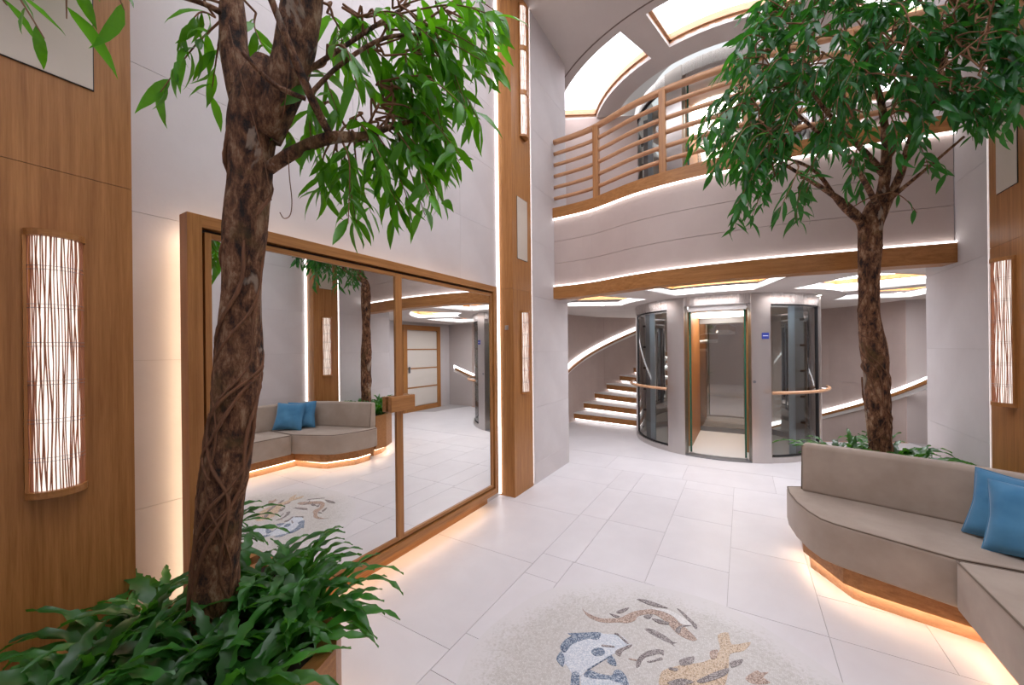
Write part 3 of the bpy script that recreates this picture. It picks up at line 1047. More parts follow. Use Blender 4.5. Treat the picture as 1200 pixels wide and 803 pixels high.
# ================================================================== glass lift
def lift(z0, top, label, detail=True):
    e = thing('glass_lift', (LIFT[0], LIFT[1], z0), label, 'elevator')
    H = top - z0
    hz = z0 + 2.05 if detail else top - .18
    for a0, a1 in ((-118.6, -107), (-71, -60.4)):
        o = MB().sector(LIFT, 1.17, 1.285, a0, a1, z0, top - .001, 3).build('door_post', 'steel', e, recalc=True, bevel=.004)
    MB().sector(LIFT, 1.19, 1.275, -107, -71, hz + .02, top, 3).build('door_header', 'steel_h', e, recalc=True)
    MB().sector(LIFT, 1.14, 1.19, -106, -72, hz - .05, hz + .02, 3).build('door_track', 'white', e, recalc=True)
    for a0, a1 in ((-190, -118.6), (-60.4, 10)):
        MB().sector(LIFT, 1.2, 1.275, a0, a1, hz, top, 4).build('side_header', 'steel_h', e, recalc=True)
        MB().sector(LIFT, 1.2, 1.275, a0, a1, z0 + .001, z0 + .075, 4).build('bottom_rail', 'steel', e, recalc=True)
        g = MB().sheet(LIFT, 1.24, a0 + 2, a1 - 2, z0 + .075, hz, 3).build('side_glass', 'glass', e, smooth=True)
        bl = MB().sector(LIFT, 1.228, 1.252, a0 + 2, a1 - 2, z0 + .075, z0 + .095, 4).sector(LIFT, 1.228, 1.252, a0 + 2, a1 - 2, hz - .015, hz, 4)
        bl.build('glass_gasket', 'black', e, recalc=True)
    for a in (-190, -172.5, -12, 6):
        MB().sector(LIFT, 1.2, 1.285, a, a + 4.5, z0, top - .001).build('corner_post', 'steel', e, recalc=True)
    for a in (-168, -15.5):
        MB().sector(LIFT, 1.225, 1.26, a, a + 1.4, z0 + .075, hz).build('glass_gasket', 'black', e, recalc=True)
    # guide columns behind the side glass
    for a, m in ((-158, 'steel_d'), (-146, 'blue_steel'), (-24, 'steel_d'), (-36, 'blue_steel'), (-30, 'steel_d')):
        p = lp(1.1, a)
        d = .035
        MB().box(p[0] - d, p[1] - d, z0 + .01, p[0] + d, p[1] + d, hz).build('guide_column', m, e)
    for zz in (.45, .8, 1.15, 1.5, 1.85):
        for a in (-27.5, -161):
            p = lp(1.14, a)
            MB().box(p[0] - .03, p[1] - .03, z0 + zz, p[0] + .03, p[1] + .03, z0 + zz + .03).build('rail_bracket', 'black', e)
    # sliding glass door leaves parked inside
    for a0, a1, ed in ((-121, -105.6, -105.6), (-72.4, -57, -72.4)):
        MB().sheet(LIFT, 1.151, a0, a1, z0 + .03, hz - .03, 3).build('door_leaf', 'glass', e, smooth=True)
        MB().sector(LIFT, 1.143, 1.159, ed - .5, ed + .5, z0 + .03, hz - .03).build('leaf_edge', 'green', e, recalc=True)
    MB().sector(LIFT, 1.12, 1.28, -107, -71, z0, z0 + .012, 3).build('door_sill', 'steel_d', e, recalc=True)
    # car
    cz = z0 + 2.0 if detail else hz - .05
    MB().sector(LIFT, .001, 1.08, -180, 180, z0 - .02, z0 + .01, 6).build('car_floor', 'white', e, recalc=True)
    MB().sector(LIFT, .001, 1.08, -180, 180, cz + .03, cz + .05, 6).build('car_ceiling', 'white', e, recalc=True)
    MB().sector(LIFT, .001, .55, -180, 180, cz + .015, cz + .03, 8).build('car_light', 'carlight', e, recalc=True)
    for x0, x1 in ((-.42, -.34), (.34, .44)):
        MB().box(LIFT[0] + x0, LIFT[1] - .70, z0 + .012, LIFT[0] + x1, LIFT[1] + .64, cz + .03).build('car_oak_panel', 'oak', e)
    MB().box(LIFT[0] - .34, LIFT[1] + .60, z0 + .01, LIFT[0] + .34, LIFT[1] + .65, z0 + .085).build('car_kick_rail', 'steel_d', e)
    MB().box(LIFT[0] - .34, LIFT[1] + .60, cz - .08, LIFT[0] + .34, LIFT[1] + .65, cz + .03).build('car_head_rail', 'steel_d', e)
    MB().box(LIFT[0] - .34, LIFT[1] + .615, z0 + .08, LIFT[0] + .34, LIFT[1] + .621, cz - .08).build('car_back_glass', 'glass_car', e)
    # shaft glass at the back
    MB().sheet(LIFT, 1.24, 12, 168, z0 + .075, hz, 4).build('shaft_glass', 'glass', e, smooth=True)
    MB().sector(LIFT, 1.2, 1.275, 10, 170, z0 + .001, z0 + .075, 5).build('bottom_rail', 'steel', e, recalc=True)
    MB().sector(LIFT, 1.2, 1.275, 10, 170, hz, top, 5).build('back_header', 'steel_h', e, recalc=True)
    # oak handrails
    for a0, a1 in ((-182, -117), (-62, 2)):
        pts = [lp(1.37, a0 + (a1 - a0) * i / 16, z0 + .915) for i in range(17)]
        hr = MB().tube(pts, .021, 10).build('handrail', 'oak_pale', e, smooth=True)
        for a in (a0 + 4, a1 - 4, (a0 + a1) / 2):
            MB().tube([lp(1.27, a, z0 + .9), lp(1.34, a, z0 + .895), lp(1.37, a, z0 + .905)], .007, 6).build('rail_standoff', 'steel', hr)
    if detail:
        p = [lp(1.288, a) for a in (-65.4, -61.6)]
        n_ = Vector((p[1][0] - p[0][0], p[1][1] - p[0][1], 0))
        s = MB().wallstrip([p[0], p[1]], z0 + 1.60, z0 + 1.68, -.003).build('deck_sign', 'blue', e, recalc=True)
        q0, q1 = Vector((*p[0], 0)).lerp(Vector((*p[1], 0)), .12), Vector((*p[0], 0)).lerp(Vector((*p[1], 0)), .88)
        dn = Vector((n_.y, -n_.x, 0)).normalized() * .0032
        MB().wallstrip([(q0 + dn)[:2], (q1 + dn)[:2]], z0 + 1.637, z0 + 1.645, -.002).build('sign_bar', 'white', s, recalc=True)
        pc = lp(1.287, -69.6)
        MB().tube([(pc[0], pc[1], z0 + 1.05), (pc[0] + .003, pc[1] - .008, z0 + 1.05)], .018, 12).build('call_button', 'steel_d', e)
    return e


lift(0, ZS, 'cylindrical glass and steel lift with open doors in the lobby')
lift(3.05, 5.45, 'upper landing of the glass lift behind the balcony railing', False)

# ================================================================== stairs up (left of the lift)
st = thing('rising_staircase', lp(2.0, 168, 0), 'curved staircase with oak risers and lit treads rising beside the lift', 'staircase')
RS0, RS1 = 1.40, R_OUT - .015
for k in range(1, 12):
    a = 178 - 7.6 * k
    h = .178 * k
    s = MB().sector(LIFT, RS0, RS1, a - 8.4, a, h - .125, h - .022).build('step', 'oak_x', st, recalc=True)
    MB().sector(LIFT, RS0, RS1, a - 8.6, a + .25, h - .022, h).build('tread', 'white', s, recalc=True)
    MB().sector(LIFT, RS0, RS1, a - 8.4, a - 1.0, h - .178, h - .125).build('under_step', 'white', s, recalc=True)
    MB().sector(LIFT, RS0 + .02, RS1 - .02, a - .9, a - .5, h - .142, h - .128).build('led_strip', 'led', s, recalc=True)


def wall_rail(name, a0, z0, a1, z1, label):
    r = thing(name, lp(R_OUT - .06, a0, z0), label, 'handrail')
    n = 22
    def helix(rr, dz):
        return [lp(rr, a0 + (a1 - a0) * i / n, z0 + (z1 - z0) * i / n + dz) for i in range(n + 1)]
    def ribbon(r0, r1, d0, d1):
        m = MB()
        for i in range(n):
            q = []
            for j in (i, i + 1):
                a, z = a0 + (a1 - a0) * j / n, z0 + (z1 - z0) * j / n
                q.append([lp(r0, a, z + d0), lp(r1, a, z + d0), lp(r1, a, z + d1), lp(r0, a, z + d1)])
            b = len(m.v)
            m.v += q[0] + q[1]
            for f in ((0, 1, 5, 4), (1, 2, 6, 5), (2, 3, 7, 6), (3, 0, 4, 7), (0, 3, 2, 1), (4, 5, 6, 7)):
                m.f.append(tuple(b + t for t in f))
        return m
    ribbon(R_OUT - .10, R_OUT - .06, -.02, .025).build('rail', 'oak_x', r, recalc=True)
    ribbon(R_OUT - .06, R_OUT - .016, -.075, .0).build('cover_profile', 'white', r, recalc=True)
    ribbon(R_OUT - .05, R_OUT - .016, .005, .10).build('led_strip', 'rail_led', r, recalc=True)
    return r


wall_rail('stair_handrail', 190, .83, 104, 2.38, 'glowing handrail climbing the curved wall above the oak steps')
wall_rail('lower_stair_handrail', 13, 1.02, 92, -.58, 'glowing oak handrail sloping down the wall beside the lift')
sd = thing('descending_staircase', lp(2.0, 30, 0), 'curved staircase going down behind the glass lift', 'staircase')
for k in range(0, 9):
    a = 25 + 7.6 * k
    h = -.178 * (k + 1)
    s = MB().sector(LIFT, 1.37, RS1, a, a + 8.2, h - .125, h - .02).build('step', 'oak_x', sd, recalc=True)
    MB().sector(LIFT, 1.37, RS1, a, a + 8.4, h - .02, h).build('tread', 'white', s, recalc=True)
MB().sector(LIFT, 1.37, RS1, 24, 25, -.14, .001).build('landing_nosing', 'oak_x', sd, recalc=True)

# ================================================================== balcony railing
rl = thing('balcony_railing', (BP[12][0], BP[12][1], 3.225), 'oak balcony railing with horizontal rails above the fascia', 'railing')
RP = off(BP, .06)
for k in range(6):
    z = 3.36 + .138 * k + (.005 if k == 5 else 0)
    MB().tube([(x, y, z) for x, y in RP], .034 if k == 5 else .023, 8).build('top_rail' if k == 5 else 'rail', 'oak_pale', rl, smooth=True)


def on_curve(P, x):
    for p, q in zip(P, P[1:]):
        if p[0] <= x <= q[0]:
            t = (x - p[0]) / (q[0] - p[0])
            return (x, p[1] + t * (q[1] - p[1]))
    return P[-1]


for x in (-1.42, -.66, .06, .76):
    p = on_curve(RP, x)
    MB().box(p[0] - .032, p[1] - .05, 3.225, p[0] + .032, p[1] + .03, 4.045).build('post', 'oak', rl, bevel=.006)

# ================================================================== oak door in the lobby
d1 = thing('door_1', (2.95, 7.15, 0), 'oak framed door with four frosted panes in the lobby', 'door', kind='structure')
MB().box(2.90, 6.50, 0, 2.95, 6.62, 2.12).build('door_frame', 'oak', d1)
MB().box(2.90, 7.68, 0, 2.95, 7.80, 2.12).build('door_frame', 'oak', d1)
MB().box(2.90, 6.62, 2.0, 2.95, 7.68, 2.12).build('door_frame', 'oak_y', d1)
MB().box(2.91, 6.62, 0, 2.95, 7.68, .12).build('door_rail', 'oak_y', d1)
for k in range(4):
    MB().box(2.925, 6.62, .13 + .47 * k, 2.95, 7.68, .57 + .47 * k).build('pane', 'frost', d1)
    if k:
        MB().box(2.915, 6.62, .10 + .47 * k, 2.95, 7.68, .13 + .47 * k).build('glazing_bar', 'oak_y', d1)
MB().box(2.87, 6.66, .95, 2.91, 6.69, 1.1).build('door_handle', 'steel_d', d1)

# ================================================================== corner sofa
def loft(levels):
    """stack of (polygon, z) rings with equal counts, closed top and bottom"""
    m = MB()
    n = len(levels[0][0])
    for poly, z in levels:
        m.v += [(p[0], p[1], z) for p in poly]
    for k in range(len(levels) - 1):
        for i in range(n):
            j = (i + 1) % n
            m.f.append((k * n + i, k * n + j, (k + 1) * n + j, (k + 1) * n + i))
    m.f.append(tuple(range(n))[::-1])
    m.f.append(tuple((len(levels) - 1) * n + i for i in range(n)))
    return m


SN = .95   # near end of the sofa
so = thing('corner_sofa', (1.1, 2.4, 0), 'taupe fabric corner sofa on a lit oak plinth', 'sofa')
low = [(.40, 3.52), (.385, 3.27), (.55, 2.985), (.62, 2.95), (1.03, 2.86), (1.03, SN + .1), (1.5, SN + .1), (1.5, 3.2), (1.25, 3.38)]
upp = [(.36, 3.55), (.345, 3.27), (.50, 2.95), (.58, 2.90), (.97, 2.80), (.97, SN + .05), (1.53, SN + .05), (1.53, 3.2), (1.25, 3.42)]
MB().prism(low, .0, .095).build('toe_plinth', 'oak_pale', so)
MB().prism(upp, .095, .2).build('plinth', 'oak_x', so)
led_path = [(.425, 3.5), (.41, 3.28), (.57, 3.01), (.63, 2.975), (1.0, 2.885)]
ls = MB().wallstrip([(.372, 3.5), (.365, 3.27), (.525, 2.965), (.60, 2.925), (1.0, 2.832), (1.0, SN + .1)], .082, .094, .012)
ls.build('led_strip', 'toe_led', so, recalc=True)
seat_far = [(.275, 3.54), (.275, 3.40), (.30, 3.22), (.345, 3.07), (.395, 2.97), (.45, 2.925), (.52, 2.89), (.90, 2.735), (1.5, 2.735), (1.5, 3.2), (1.26, 3.42), (.42, 3.62)]
seat_near = [(.885, 2.725), (.885, SN), (1.52, SN), (1.52, 2.725)]
MB().prism(seat_far, .2, .45).build('seat_cushion', 'sofa', so, recalc=True, bevel=.022, segs=4)
MB().prism(seat_near, .2, .448).build('seat_cushion', 'sofa', so, recalc=True, bevel=.022, segs=4)


def inset(poly, d):
    n = len(poly)
    cx, cy = sum(p[0] for p in poly) / n, sum(p[1] for p in poly) / n
    return [(p[0] + (cx - p[0]) / math.hypot(cx - p[0], cy - p[1]) * d, p[1] + (cy - p[1]) / math.hypot(cx - p[0], cy - p[1]) * d) for p in poly]


for sp, zz in ((seat_far, .445), (seat_near, .443)):
    q = inset(sp, .008)
    MB().tube([(x, y, zz) for x, y in q + q[:1]], .0045, 6, False).build('piping', 'piping', so, smooth=True)
front = [(.355, 3.475), (.70, 3.39), (1.08, 3.275), (1.24, 3.19), (1.325, 3.06)]
front2 = [(1.328, 3.05), (1.385, 2.85), (1.40, 2.6), (1.40, SN)]
for fl, nm in ((front, 'far'), (front2, 'near')):
    b0 = fl + off(fl, .15)[::-1]
    b1 = off(fl, .035) + off(fl, .145)[::-1]
    bb = loft([(b0, .44), (b1, .785)]).build('backrest', 'sofa', so, recalc=True, bevel=.03, segs=5)
    MB().tube([(x, y, .77) for x, y in off(fl, .046)], .004, 6).build('piping', 'piping', so, smooth=True)
p0, p1 = off(front, .046)[0], off(front, .012)[0]
MB().tube([(p1[0] + .004, p1[1], .46), (p0[0] + .004, p0[1], .77)], .004, 6).build('piping', 'piping', so, smooth=True)


# ================================================================== pillows
def pillow(label, loc, rz, tilt, roll, size, seed):
    n = 18
    rnd = random.Random(seed)
    m = MB()
    for side in (1, -1):
        for j in range(n + 1):
            for i in range(n + 1):
                u, v = 2 * i / n - 1, 2 * j / n - 1
                k = max(0, (1 - abs(u) ** 3.2)) ** .62 * max(0, (1 - abs(v) ** 3.2)) ** .62
                t = .068 * k + .004
                t += .016 * noise.noise((u * 2.2 + seed, v * 2.2, side)) * k
                pinch = 1 - .10 * (1 - (abs(u * v)) ** 1.5) * max(abs(u), abs(v)) ** 3
                m.v.append((u * size / 2 * pinch, side * t, v * size / 2 * pinch))
    N = (n + 1) ** 2
    idx = lambda s, i, j: s * N + j * (n + 1) + i
    for j in range(n):
        for i in range(n):
            m.f.append((idx(0, i, j), idx(0, i, j + 1), idx(0, i + 1, j + 1), idx(0, i + 1, j)))
            m.f.append((idx(1, i, j), idx(1, i + 1, j), idx(1, i + 1, j + 1), idx(1, i, j + 1)))
    for i in range(n):
        m.f.append((idx(0, i, 0), idx(0, i + 1, 0), idx(1, i + 1, 0), idx(1, i, 0)))
        m.f.append((idx(0, i, n), idx(1, i, n), idx(1, i + 1, n), idx(0, i + 1, n)))
        m.f.append((idx(0, 0, i), idx(1, 0, i), idx(1, 0, i + 1), idx(0, 0, i + 1)))
        m.f.append((idx(0, n, i), idx(0, n, i + 1), idx(1, n, i + 1), idx(1, n, i)))
    t = thing('cushion_pillow', (0, 0, 0), label, 'pillow', 'blue pillows in the sofa corner')
    m.build('cover', 'pillow', t, smooth=True, recalc=True)
    h = size / 2
    pp = []
    for a, b in (((-1, -1), (1, -1)), ((1, -1), (1, 1)), ((1, 1), (-1, 1)), ((-1, 1), (-1, -1))):
        for k in range(8):
            u, v = a[0] + (b[0] - a[0]) * k / 8, a[1] + (b[1] - a[1]) * k / 8
            pinch = 1 - .10 * (1 - (abs(u * v)) ** 1.5)
            pp.append((u * h * pinch, 0, v * h * pinch))
    MB().tube(pp + pp[:1], .005, 6, False).build('edge_piping', 'pillow', t, smooth=True)
    t.matrix_world = Matrix.Translation(loc) @ Matrix.Rotation(rz, 4, 'Z') @ Matrix.Rotation(tilt, 4, 'X') @ Matrix.Rotation(roll, 4, 'Y')
    return t


pillow('blue square pillow leaning on the sofa backrest, partly covered', (1.222, 3.045, .628), math.radians(-40), math.radians(-18), math.radians(2), .365, 1)
pillow('blue square pillow leaning in front of the other blue pillow', (1.228, 2.885, .628), math.radians(-37), math.radians(-20), math.radians(-3), .365, 2)

# ================================================================== planters
def planter(name, poly, toe, soil, zt, label):
    p = thing(name, (sum(q[0] for q in poly) / len(poly), sum(q[1] for q in poly) / len(poly), 0), label, 'planter')
    MB().prism(toe, 0, .1).build('toe_plinth', 'oak_pale', p)
    MB().prism(poly, .1, zt - .03).build('box', 'oak_x', p)
    n = len(poly)
    rim = MB()
    for k in range(n):
        a, b, c, d = poly[k], poly[(k + 1) % n], soil[(k + 1) % n], soil[k]
        rim.prism([a, b, c, d], zt - .03, zt)
    rim.build('rim', 'oak_y', p, recalc=True)
    MB().prism(soil, zt - .03, zt - .012).build('soil', 'soil', p)
    return p


LP = [(-1.965, .99), (-1.62, .985), (-1.33, .92), (-1.17, .79), (-1.09, .55), (-1.07, .2), (-1.07, -.85), (-1.965, -.85)]
LT = [(-1.965, .93), (-1.64, .925), (-1.38, .86), (-1.24, .75), (-1.17, .53), (-1.15, .2), (-1.15, -.8), (-1.965, -.8)]
lplant = planter('oak_planter', LP, LT, inset(LP, .07), .51, 'low oak planter full of ferns beside the mirror')
MB().wallstrip([(-1.60, .955), (-1.35, .895), (-1.21, .77), (-1.135, .54), (-1.12, .2), (-1.12, -.8)], .085, .097, .012).build('led_strip', 'toe_led', lplant, recalc=True)
RPp = [(.45, 3.66), (.47, 3.86), (.60, 4.08), (.85, 4.28), (1.37, 4.45), (1.37, 3.40), (1.30, 3.44)]
RT = [(.53, 3.68), (.55, 3.84), (.66, 4.02), (.89, 4.2), (1.37, 4.36), (1.37, 3.42), (1.30, 3.46)]
rplant = planter('oak_planter', RPp, RT, inset(RPp, .06), .57, 'curved oak planter behind the sofa backrest')
MB().wallstrip([(.49, 3.68), (.51, 3.85), (.63, 4.05), (.87, 4.24), (1.36, 4.4)], .085, .097, -.012).build('led_strip', 'toe_led', rplant, recalc=True)


# ================================================================== plants
def leaf_mesh(name, mat, curve, fold, seed):
    rnd = random.Random(seed)
    prof = [(0, .03), (.12, .55), (.32, .98), (.52, 1.0), (.72, .72), (.88, .3), (1.0, .0)]
    m = MB()
    hw = .118
    for k, (t, wd) in enumerate(prof):
        z = -curve * t * t + .02 * math.sin(3 * t + seed)
        if wd == 0:
            m.v.append((rnd.uniform(-.02, .02), t, z - .03))
            continue
        for s in (-1, 0, 1):
            m.v.append((s * hw * wd, t, z + abs(s) * wd * hw * fold + (rnd.uniform(-.012, .012) if s else 0)))
    for k in range(len(prof) - 2):
        b = 3 * k
        m.f += [(b, b + 1, b + 4, b + 3), (b + 1, b + 2, b + 5, b + 4)]
    b = 3 * (len(prof) - 2)
    m.f += [(b, b + 1, b + 3), (b + 1, b + 2, b + 3)]
    return m


LEAFS = [(.25, .35, 1), (.45, .2, 2), (.1, .5, 3), (.6, .3, 4)]
LM = {mt: [leaf_mesh('leaf', mt, *q).mesh('leaf', mt, True) for q in LEAFS] for mt in ('leaf', 'leaf2')}
LV = [leaf_mesh('leaf', None, *q) for q in LEAFS]


def leaf_matrix(p, d, nrm, L, wid=1.0):
    y = d.normalized()
    x = y.cross(nrm)
    if x.length < 1e-3:
        x = Vector((1, 0, 0))
    x.normalize()
    z = x.cross(y)
    R = Matrix((x * wid, y, z)).transposed().to_4x4()
    return Matrix.Translation(p) @ R @ Matrix.Scale(L, 4)


def grow_trunk(pts, rads, seg=20, per=6, amp=.1, seed=0):
    P = spline([tuple(p) + (r,) for p, r in zip(pts, rads)], per)
    m = MB()
    m.tube([p[:3] for p in P], [p[3] for p in P], seg)
    V = []
    for i, v in enumerate(m.v):
        k = min(i // seg, len(P) - 1)
        c = Vector(P[k][:3])
        d = Vector(v) - c
        q = (v[0] * 9, v[1] * 9, v[2] * 4.5 + seed)
        f = .97 + amp * noise.noise(q) + amp * .6 * noise.noise((q[0] * 2.3, q[1] * 2.3, q[2] * 2.1))
        V.append(tuple(c + d * f))
    m.v = V
    return m, P


def tree(name, base, label, trunk, limbs, sprays, mat, seed, nvines, vine_top, llen):
    rnd = random.Random(seed)
    T = thing(name, base, label, 'tree')
    m, P = grow_trunk([p for p, r in trunk], [r for p, r in trunk], seed=seed)
    m.build('trunk', 'bark', T, smooth=True)
    for lb in limbs:
        mm, _ = grow_trunk([p for p, r in lb], [r for p, r in lb], 12, 5, .12, seed + 3)
        mm.build('branch', 'bark', T, smooth=True)
    # vines and aerial roots twisted around the trunk
    Q = [p for p in P if p[2] <= vine_top]
    for k in range(nvines):
        ph = rnd.uniform(0, 2 * PI)
        turns = rnd.choice((-1, 1)) * rnd.uniform(.25, 1.3)
        i0 = rnd.randint(0, max(1, len(Q) // 2)) if k % 2 else 0
        i1 = rnd.randint(min(len(Q) - 2, i0 + 10), len(Q) - 1)
        pts, wob = [], rnd.uniform(0, 6)
        nn = (i1 - i0) * 2
        for j in range(nn + 1):
            f = i0 + (i1 - i0) * j / nn
            ia = int(f)
            ib = min(len(Q) - 1, ia + 1)
            c = Vector(Q[ia][:3]).lerp(Vector(Q[ib][:3]), f - ia)
            r = Q[ia][3] * .98
            a = ph + turns * 2 * PI * j / nn + .35 * math.sin(wob + j * .23)
            rr = r * (1 + .1 * noise.noise((c.x * 9 + math.cos(a), math.sin(a), c.z * 5)))
            pts.append(c + Vector((math.cos(a), math.sin(a), 0)) * rr)
        rv = rnd.uniform(.0022, .0068)
        MB().tube(pts, [rv * rnd.uniform(.8, 1.2) for _ in pts], 6).build('vine', 'vine', T, smooth=True)
    # sprays: a thin twig with hanging leaves
    tw = MB()
    leaves = []
    nodes = []
    for lb in limbs:
        L_ = spline([tuple(p) for p, r in lb], 6)
        nodes += [Vector(p) for p in L_[len(L_) // 3:]]
    for (b, t, n) in sprays:
        b, t = Vector(b), Vector(t)
        nb_ = min(nodes, key=lambda q: (q - b).length + .3 * max(0, q.z - b.z))
        m0 = nb_.lerp(b, .5) + Vector((rnd.uniform(-.04, .04), rnd.uniform(-.04, .04), rnd.uniform(0, .06)))
        tw.tube(spline([tuple(nb_), tuple(m0), tuple(b)], 5), .0045, 5, False)
        nodes.append(b)
        nodes.append(m0)
        mid = b.lerp(t, .5) + Vector((rnd.uniform(-.03, .03), rnd.uniform(-.03, .03), .12 * (t - b).length + rnd.uniform(0, .03)))
        path = [Vector(p) for p in spline([tuple(b), tuple(mid), tuple(t)], 5)]
        tw.tube(path, [.0042 * (1 - .7 * i / (len(path) - 1)) for i in range(len(path))], 5, False)
        for k in range(n):
            f = .22 + .78 * (k + rnd.uniform(0, .6)) / n
            f = min(f, 1)
            i = min(int(f * (len(path) - 1)), len(path) - 2)
            p = path[i].lerp(path[i + 1], f * (len(path) - 1) - i)
            d0 = (path[i + 1] - path[i]).normalized()
            side = d0.cross(Vector((0, 0, 1)))
            if side.length < .05:
                side = Vector((rnd.uniform(-1, 1), rnd.uniform(-1, 1), 0))
            side.normalize()
            s = 1 if k % 2 else -1
            d = d0 * rnd.uniform(.2, .9) + side * s * rnd.uniform(.2, 1.1) + Vector((rnd.uniform(-.5, .5), rnd.uniform(-.5, .5), -rnd.uniform(-.1, .95)))
            nr = Vector((rnd.uniform(-.9, .9), rnd.uniform(-.9, .9), .8)) + side * s * .3
            L = llen * rnd.uniform(.7, 1.2)
            tip = p + d.normalized() * L
            if tip.x > 1.34 or tip.x < -1.95 or (tip.z > 2.05 and tip.y > 3.93) or p.x > 1.34 or (p.z > 2.05 and p.y > 3.93):
                continue
            leaves.append((leaf_matrix(p, d, nr, L, rnd.uniform(.85, 1.2)), rnd.randint(0, 3), L, p + d.normalized() * L * .5))
    o = tw.build('twigs', 'twigbrown', T, smooth=True)
    o['kind'] = 'stuff'
    eye = Vector((0, 0, EYE))
    def seen(q):
        v = q - eye
        dz = -v.x * SY + v.y * CYW
        if dz < .1:
            return 0
        px, py = 600 + F * (v.x * CYW + v.y * SY) / dz, CYP - F * v.z / dz
        return 1.0 / dz if (-10 < px < 1210 and -10 < py < 813) else .2 / dz
    leaves.sort(key=lambda q: -q[2] * seen(q[3]))
    bw = WP[T.name]
    for mx, k, L, q in leaves[:300]:
        o = link('leaf', LM[mat][k], T, mx.translation)
        l, r, s = mx.decompose()
        o.rotation_mode = 'QUATERNION'
        o.rotation_quaternion = r
        o.scale = s
    if len(leaves) > 300:
        fo = MB()
        for mx, k, L, q in leaves[300:]:
            b0 = len(fo.v)
            fo.v += [tuple(mx @ Vector(v)) for v in LV[k].v]
            fo.f += [tuple(b0 + i for i in f) for f in LV[k].f]
        fo.build('foliage', mat, T, smooth=True)['kind'] = 'stuff'
    print(name, 'leaves', len(leaves))
    return T


def tp(lst, t):
    """(px, py, width in px[, depth]) to (point, radius)"""
    out = []
    for q in lst:
        d = q[3] if len(q) > 3 else t
        u = (q[0] - CXP) / F
        out.append((at_d(q[0], q[1], d), q[2] / 2 * d / F / math.sqrt(1 + u * u)))
    return out


def clampt(px, py, t):
    r = ray(px, py)
    if r[0] < 0:
        t = min(t, 1.93 / -r[0])
    else:
        t = min(t, 1.22 / max(r[0], 1e-3))
    return min(t, 3.84 / r[1])


# ---- tree beside the mirror
TD = 1.32
trunkL = tp([(250, 800, 66, 1.40), (250, 740, 62, 1.37), (251, 690, 60, 1.35), (258, 604, 59), (266, 545, 61), (276, 470, 57), (280, 417, 57), (282, 354, 53), (285, 292, 53), (291, 230, 56), (293, 187, 57), (297, 135, 64), (306, 100, 58), (312, 70, 30)], TD)
limbL = [tp([(298, 150, 44), (284, 105, 40), (275, 60, 37), (272, 5, 31), (262, -70, 25), (230, -150, 16)], TD),
         tp([(310, 160, 44), (328, 115, 50), (346, 60, 50), (355, 0, 48), (362, -80, 38), (390, -170, 22)], TD),
         tp([(315, 198, 18), (345, 178, 17), (385, 162, 15), (425, 160, 11, 1.36), (455, 150, 7, 1.42), (490, 140, 4, 1.5)], TD),
         tp([(300, -50, 10, 1.15), (322, 10, 10, 1.18), (350, 80, 11, 1.22), (372, 130, 11, 1.27), (388, 160, 9, 1.31)], TD),
         tp([(285, 62, 7, 1.2), (320, 98, 7, 1.22), (358, 116, 6, 1.25)], TD),
         tp([(362, 112, 6, 1.25), (400, 75, 6, 1.3), (450, 45, 5, 1.36), (500, 40, 3, 1.45)], TD),
         tp([(350, 90, 7), (395, 60, 6, 1.36), (440, 30, 5, 1.42), (480, 5, 3, 1.5)], TD),
         tp([(268, 20, 10), (240, 5, 8, 1.25), (205, -5, 5, 1.2), (150, -20, 4, 1.1)], TD)]
SL = [(395, 165, 375, 228, 8), (402, 168, 408, 262, 9), (415, 165, 435, 250, 9), (430, 165, 462, 258, 10), (440, 155, 482, 245, 10),
      (452, 150, 522, 240, 9), (440, 140, 500, 185, 8), (450, 118, 538, 180, 11), (445, 95, 552, 128, 10), (450, 65, 575, 92, 11), (455, 35, 572, 62, 11),
      (460, 10, 588, 18, 10), (430, 20, 500, 58, 9), (402, 5, 432, 58, 8), (385, 55, 420, 108, 7), (480, 15, 540, 112, 11), (500, 50, 562, 140, 10),
      (345, 85, 372, 122, 6), (330, 120, 343, 165, 5), (382, 120, 366, 178, 6), (258, 25, 188, 108, 9), (256, 55, 246, 122, 5), (252, 20, 212, 45, 6), (470, 130, 520, 150, 8),
      (490, 60, 520, 160, 11), (505, 90, 530, 195, 9), (460, 100, 490, 150, 9), (520, 10, 560, 60, 9), (430, 60, 470, 110, 9), (410, 140, 455, 200, 9), (470, 170, 505, 215, 8),
      (300, 15, 308, 55, 5), (390, 20, 400, 60, 6), (380, 90, 395, 130, 6), (540, 20, 575, 40, 7), (470, 60, 500, 100, 9)]
rs = random.Random(21)
spL = []
SL += [(x0 + rs.uniform(-14, 14), y0 + rs.uniform(-12, 12), x1 + rs.uniform(-16, 16), y1 + rs.uniform(-14, 14), n) for x0, y0, x1, y1, n in SL if x0 > 380]
for x0, y0, x1, y1, n in SL:
    d0 = clampt(x0, y0, 1.36 + .2 * max(0, (x0 - 380) / 160) + rs.uniform(-.06, .08))
    d1 = clampt(x1, y1, d0 + rs.uniform(-.12, .2))
    spL.append((at_d(x0, y0, d0), at_d(x1, y1, d1), int(n * 1.35)))
for x0, y0, x1, y1, n, d in ((-20, -40, 52, 45, 5, .95), (-30, -20, 8, 6, 3, .95), (105, -40, 78, 22, 4, 1.0), (130, -30, 146, 12, 3, 1.05)):
    spL.append((at_d(x0, y0, d), at_d(x1, y1, d), n))
for k in range(46):
    x, y = rs.uniform(-120, 560), rs.uniform(-300, -25)
    d = clampt(x, y, rs.uniform(1.05, 1.75))
    b = at_d(310, -60, TD).lerp(at_d(x, y, d), .6) + Vector((0, 0, .1))
    spL.append((b, at_d(x, y, d), 8))
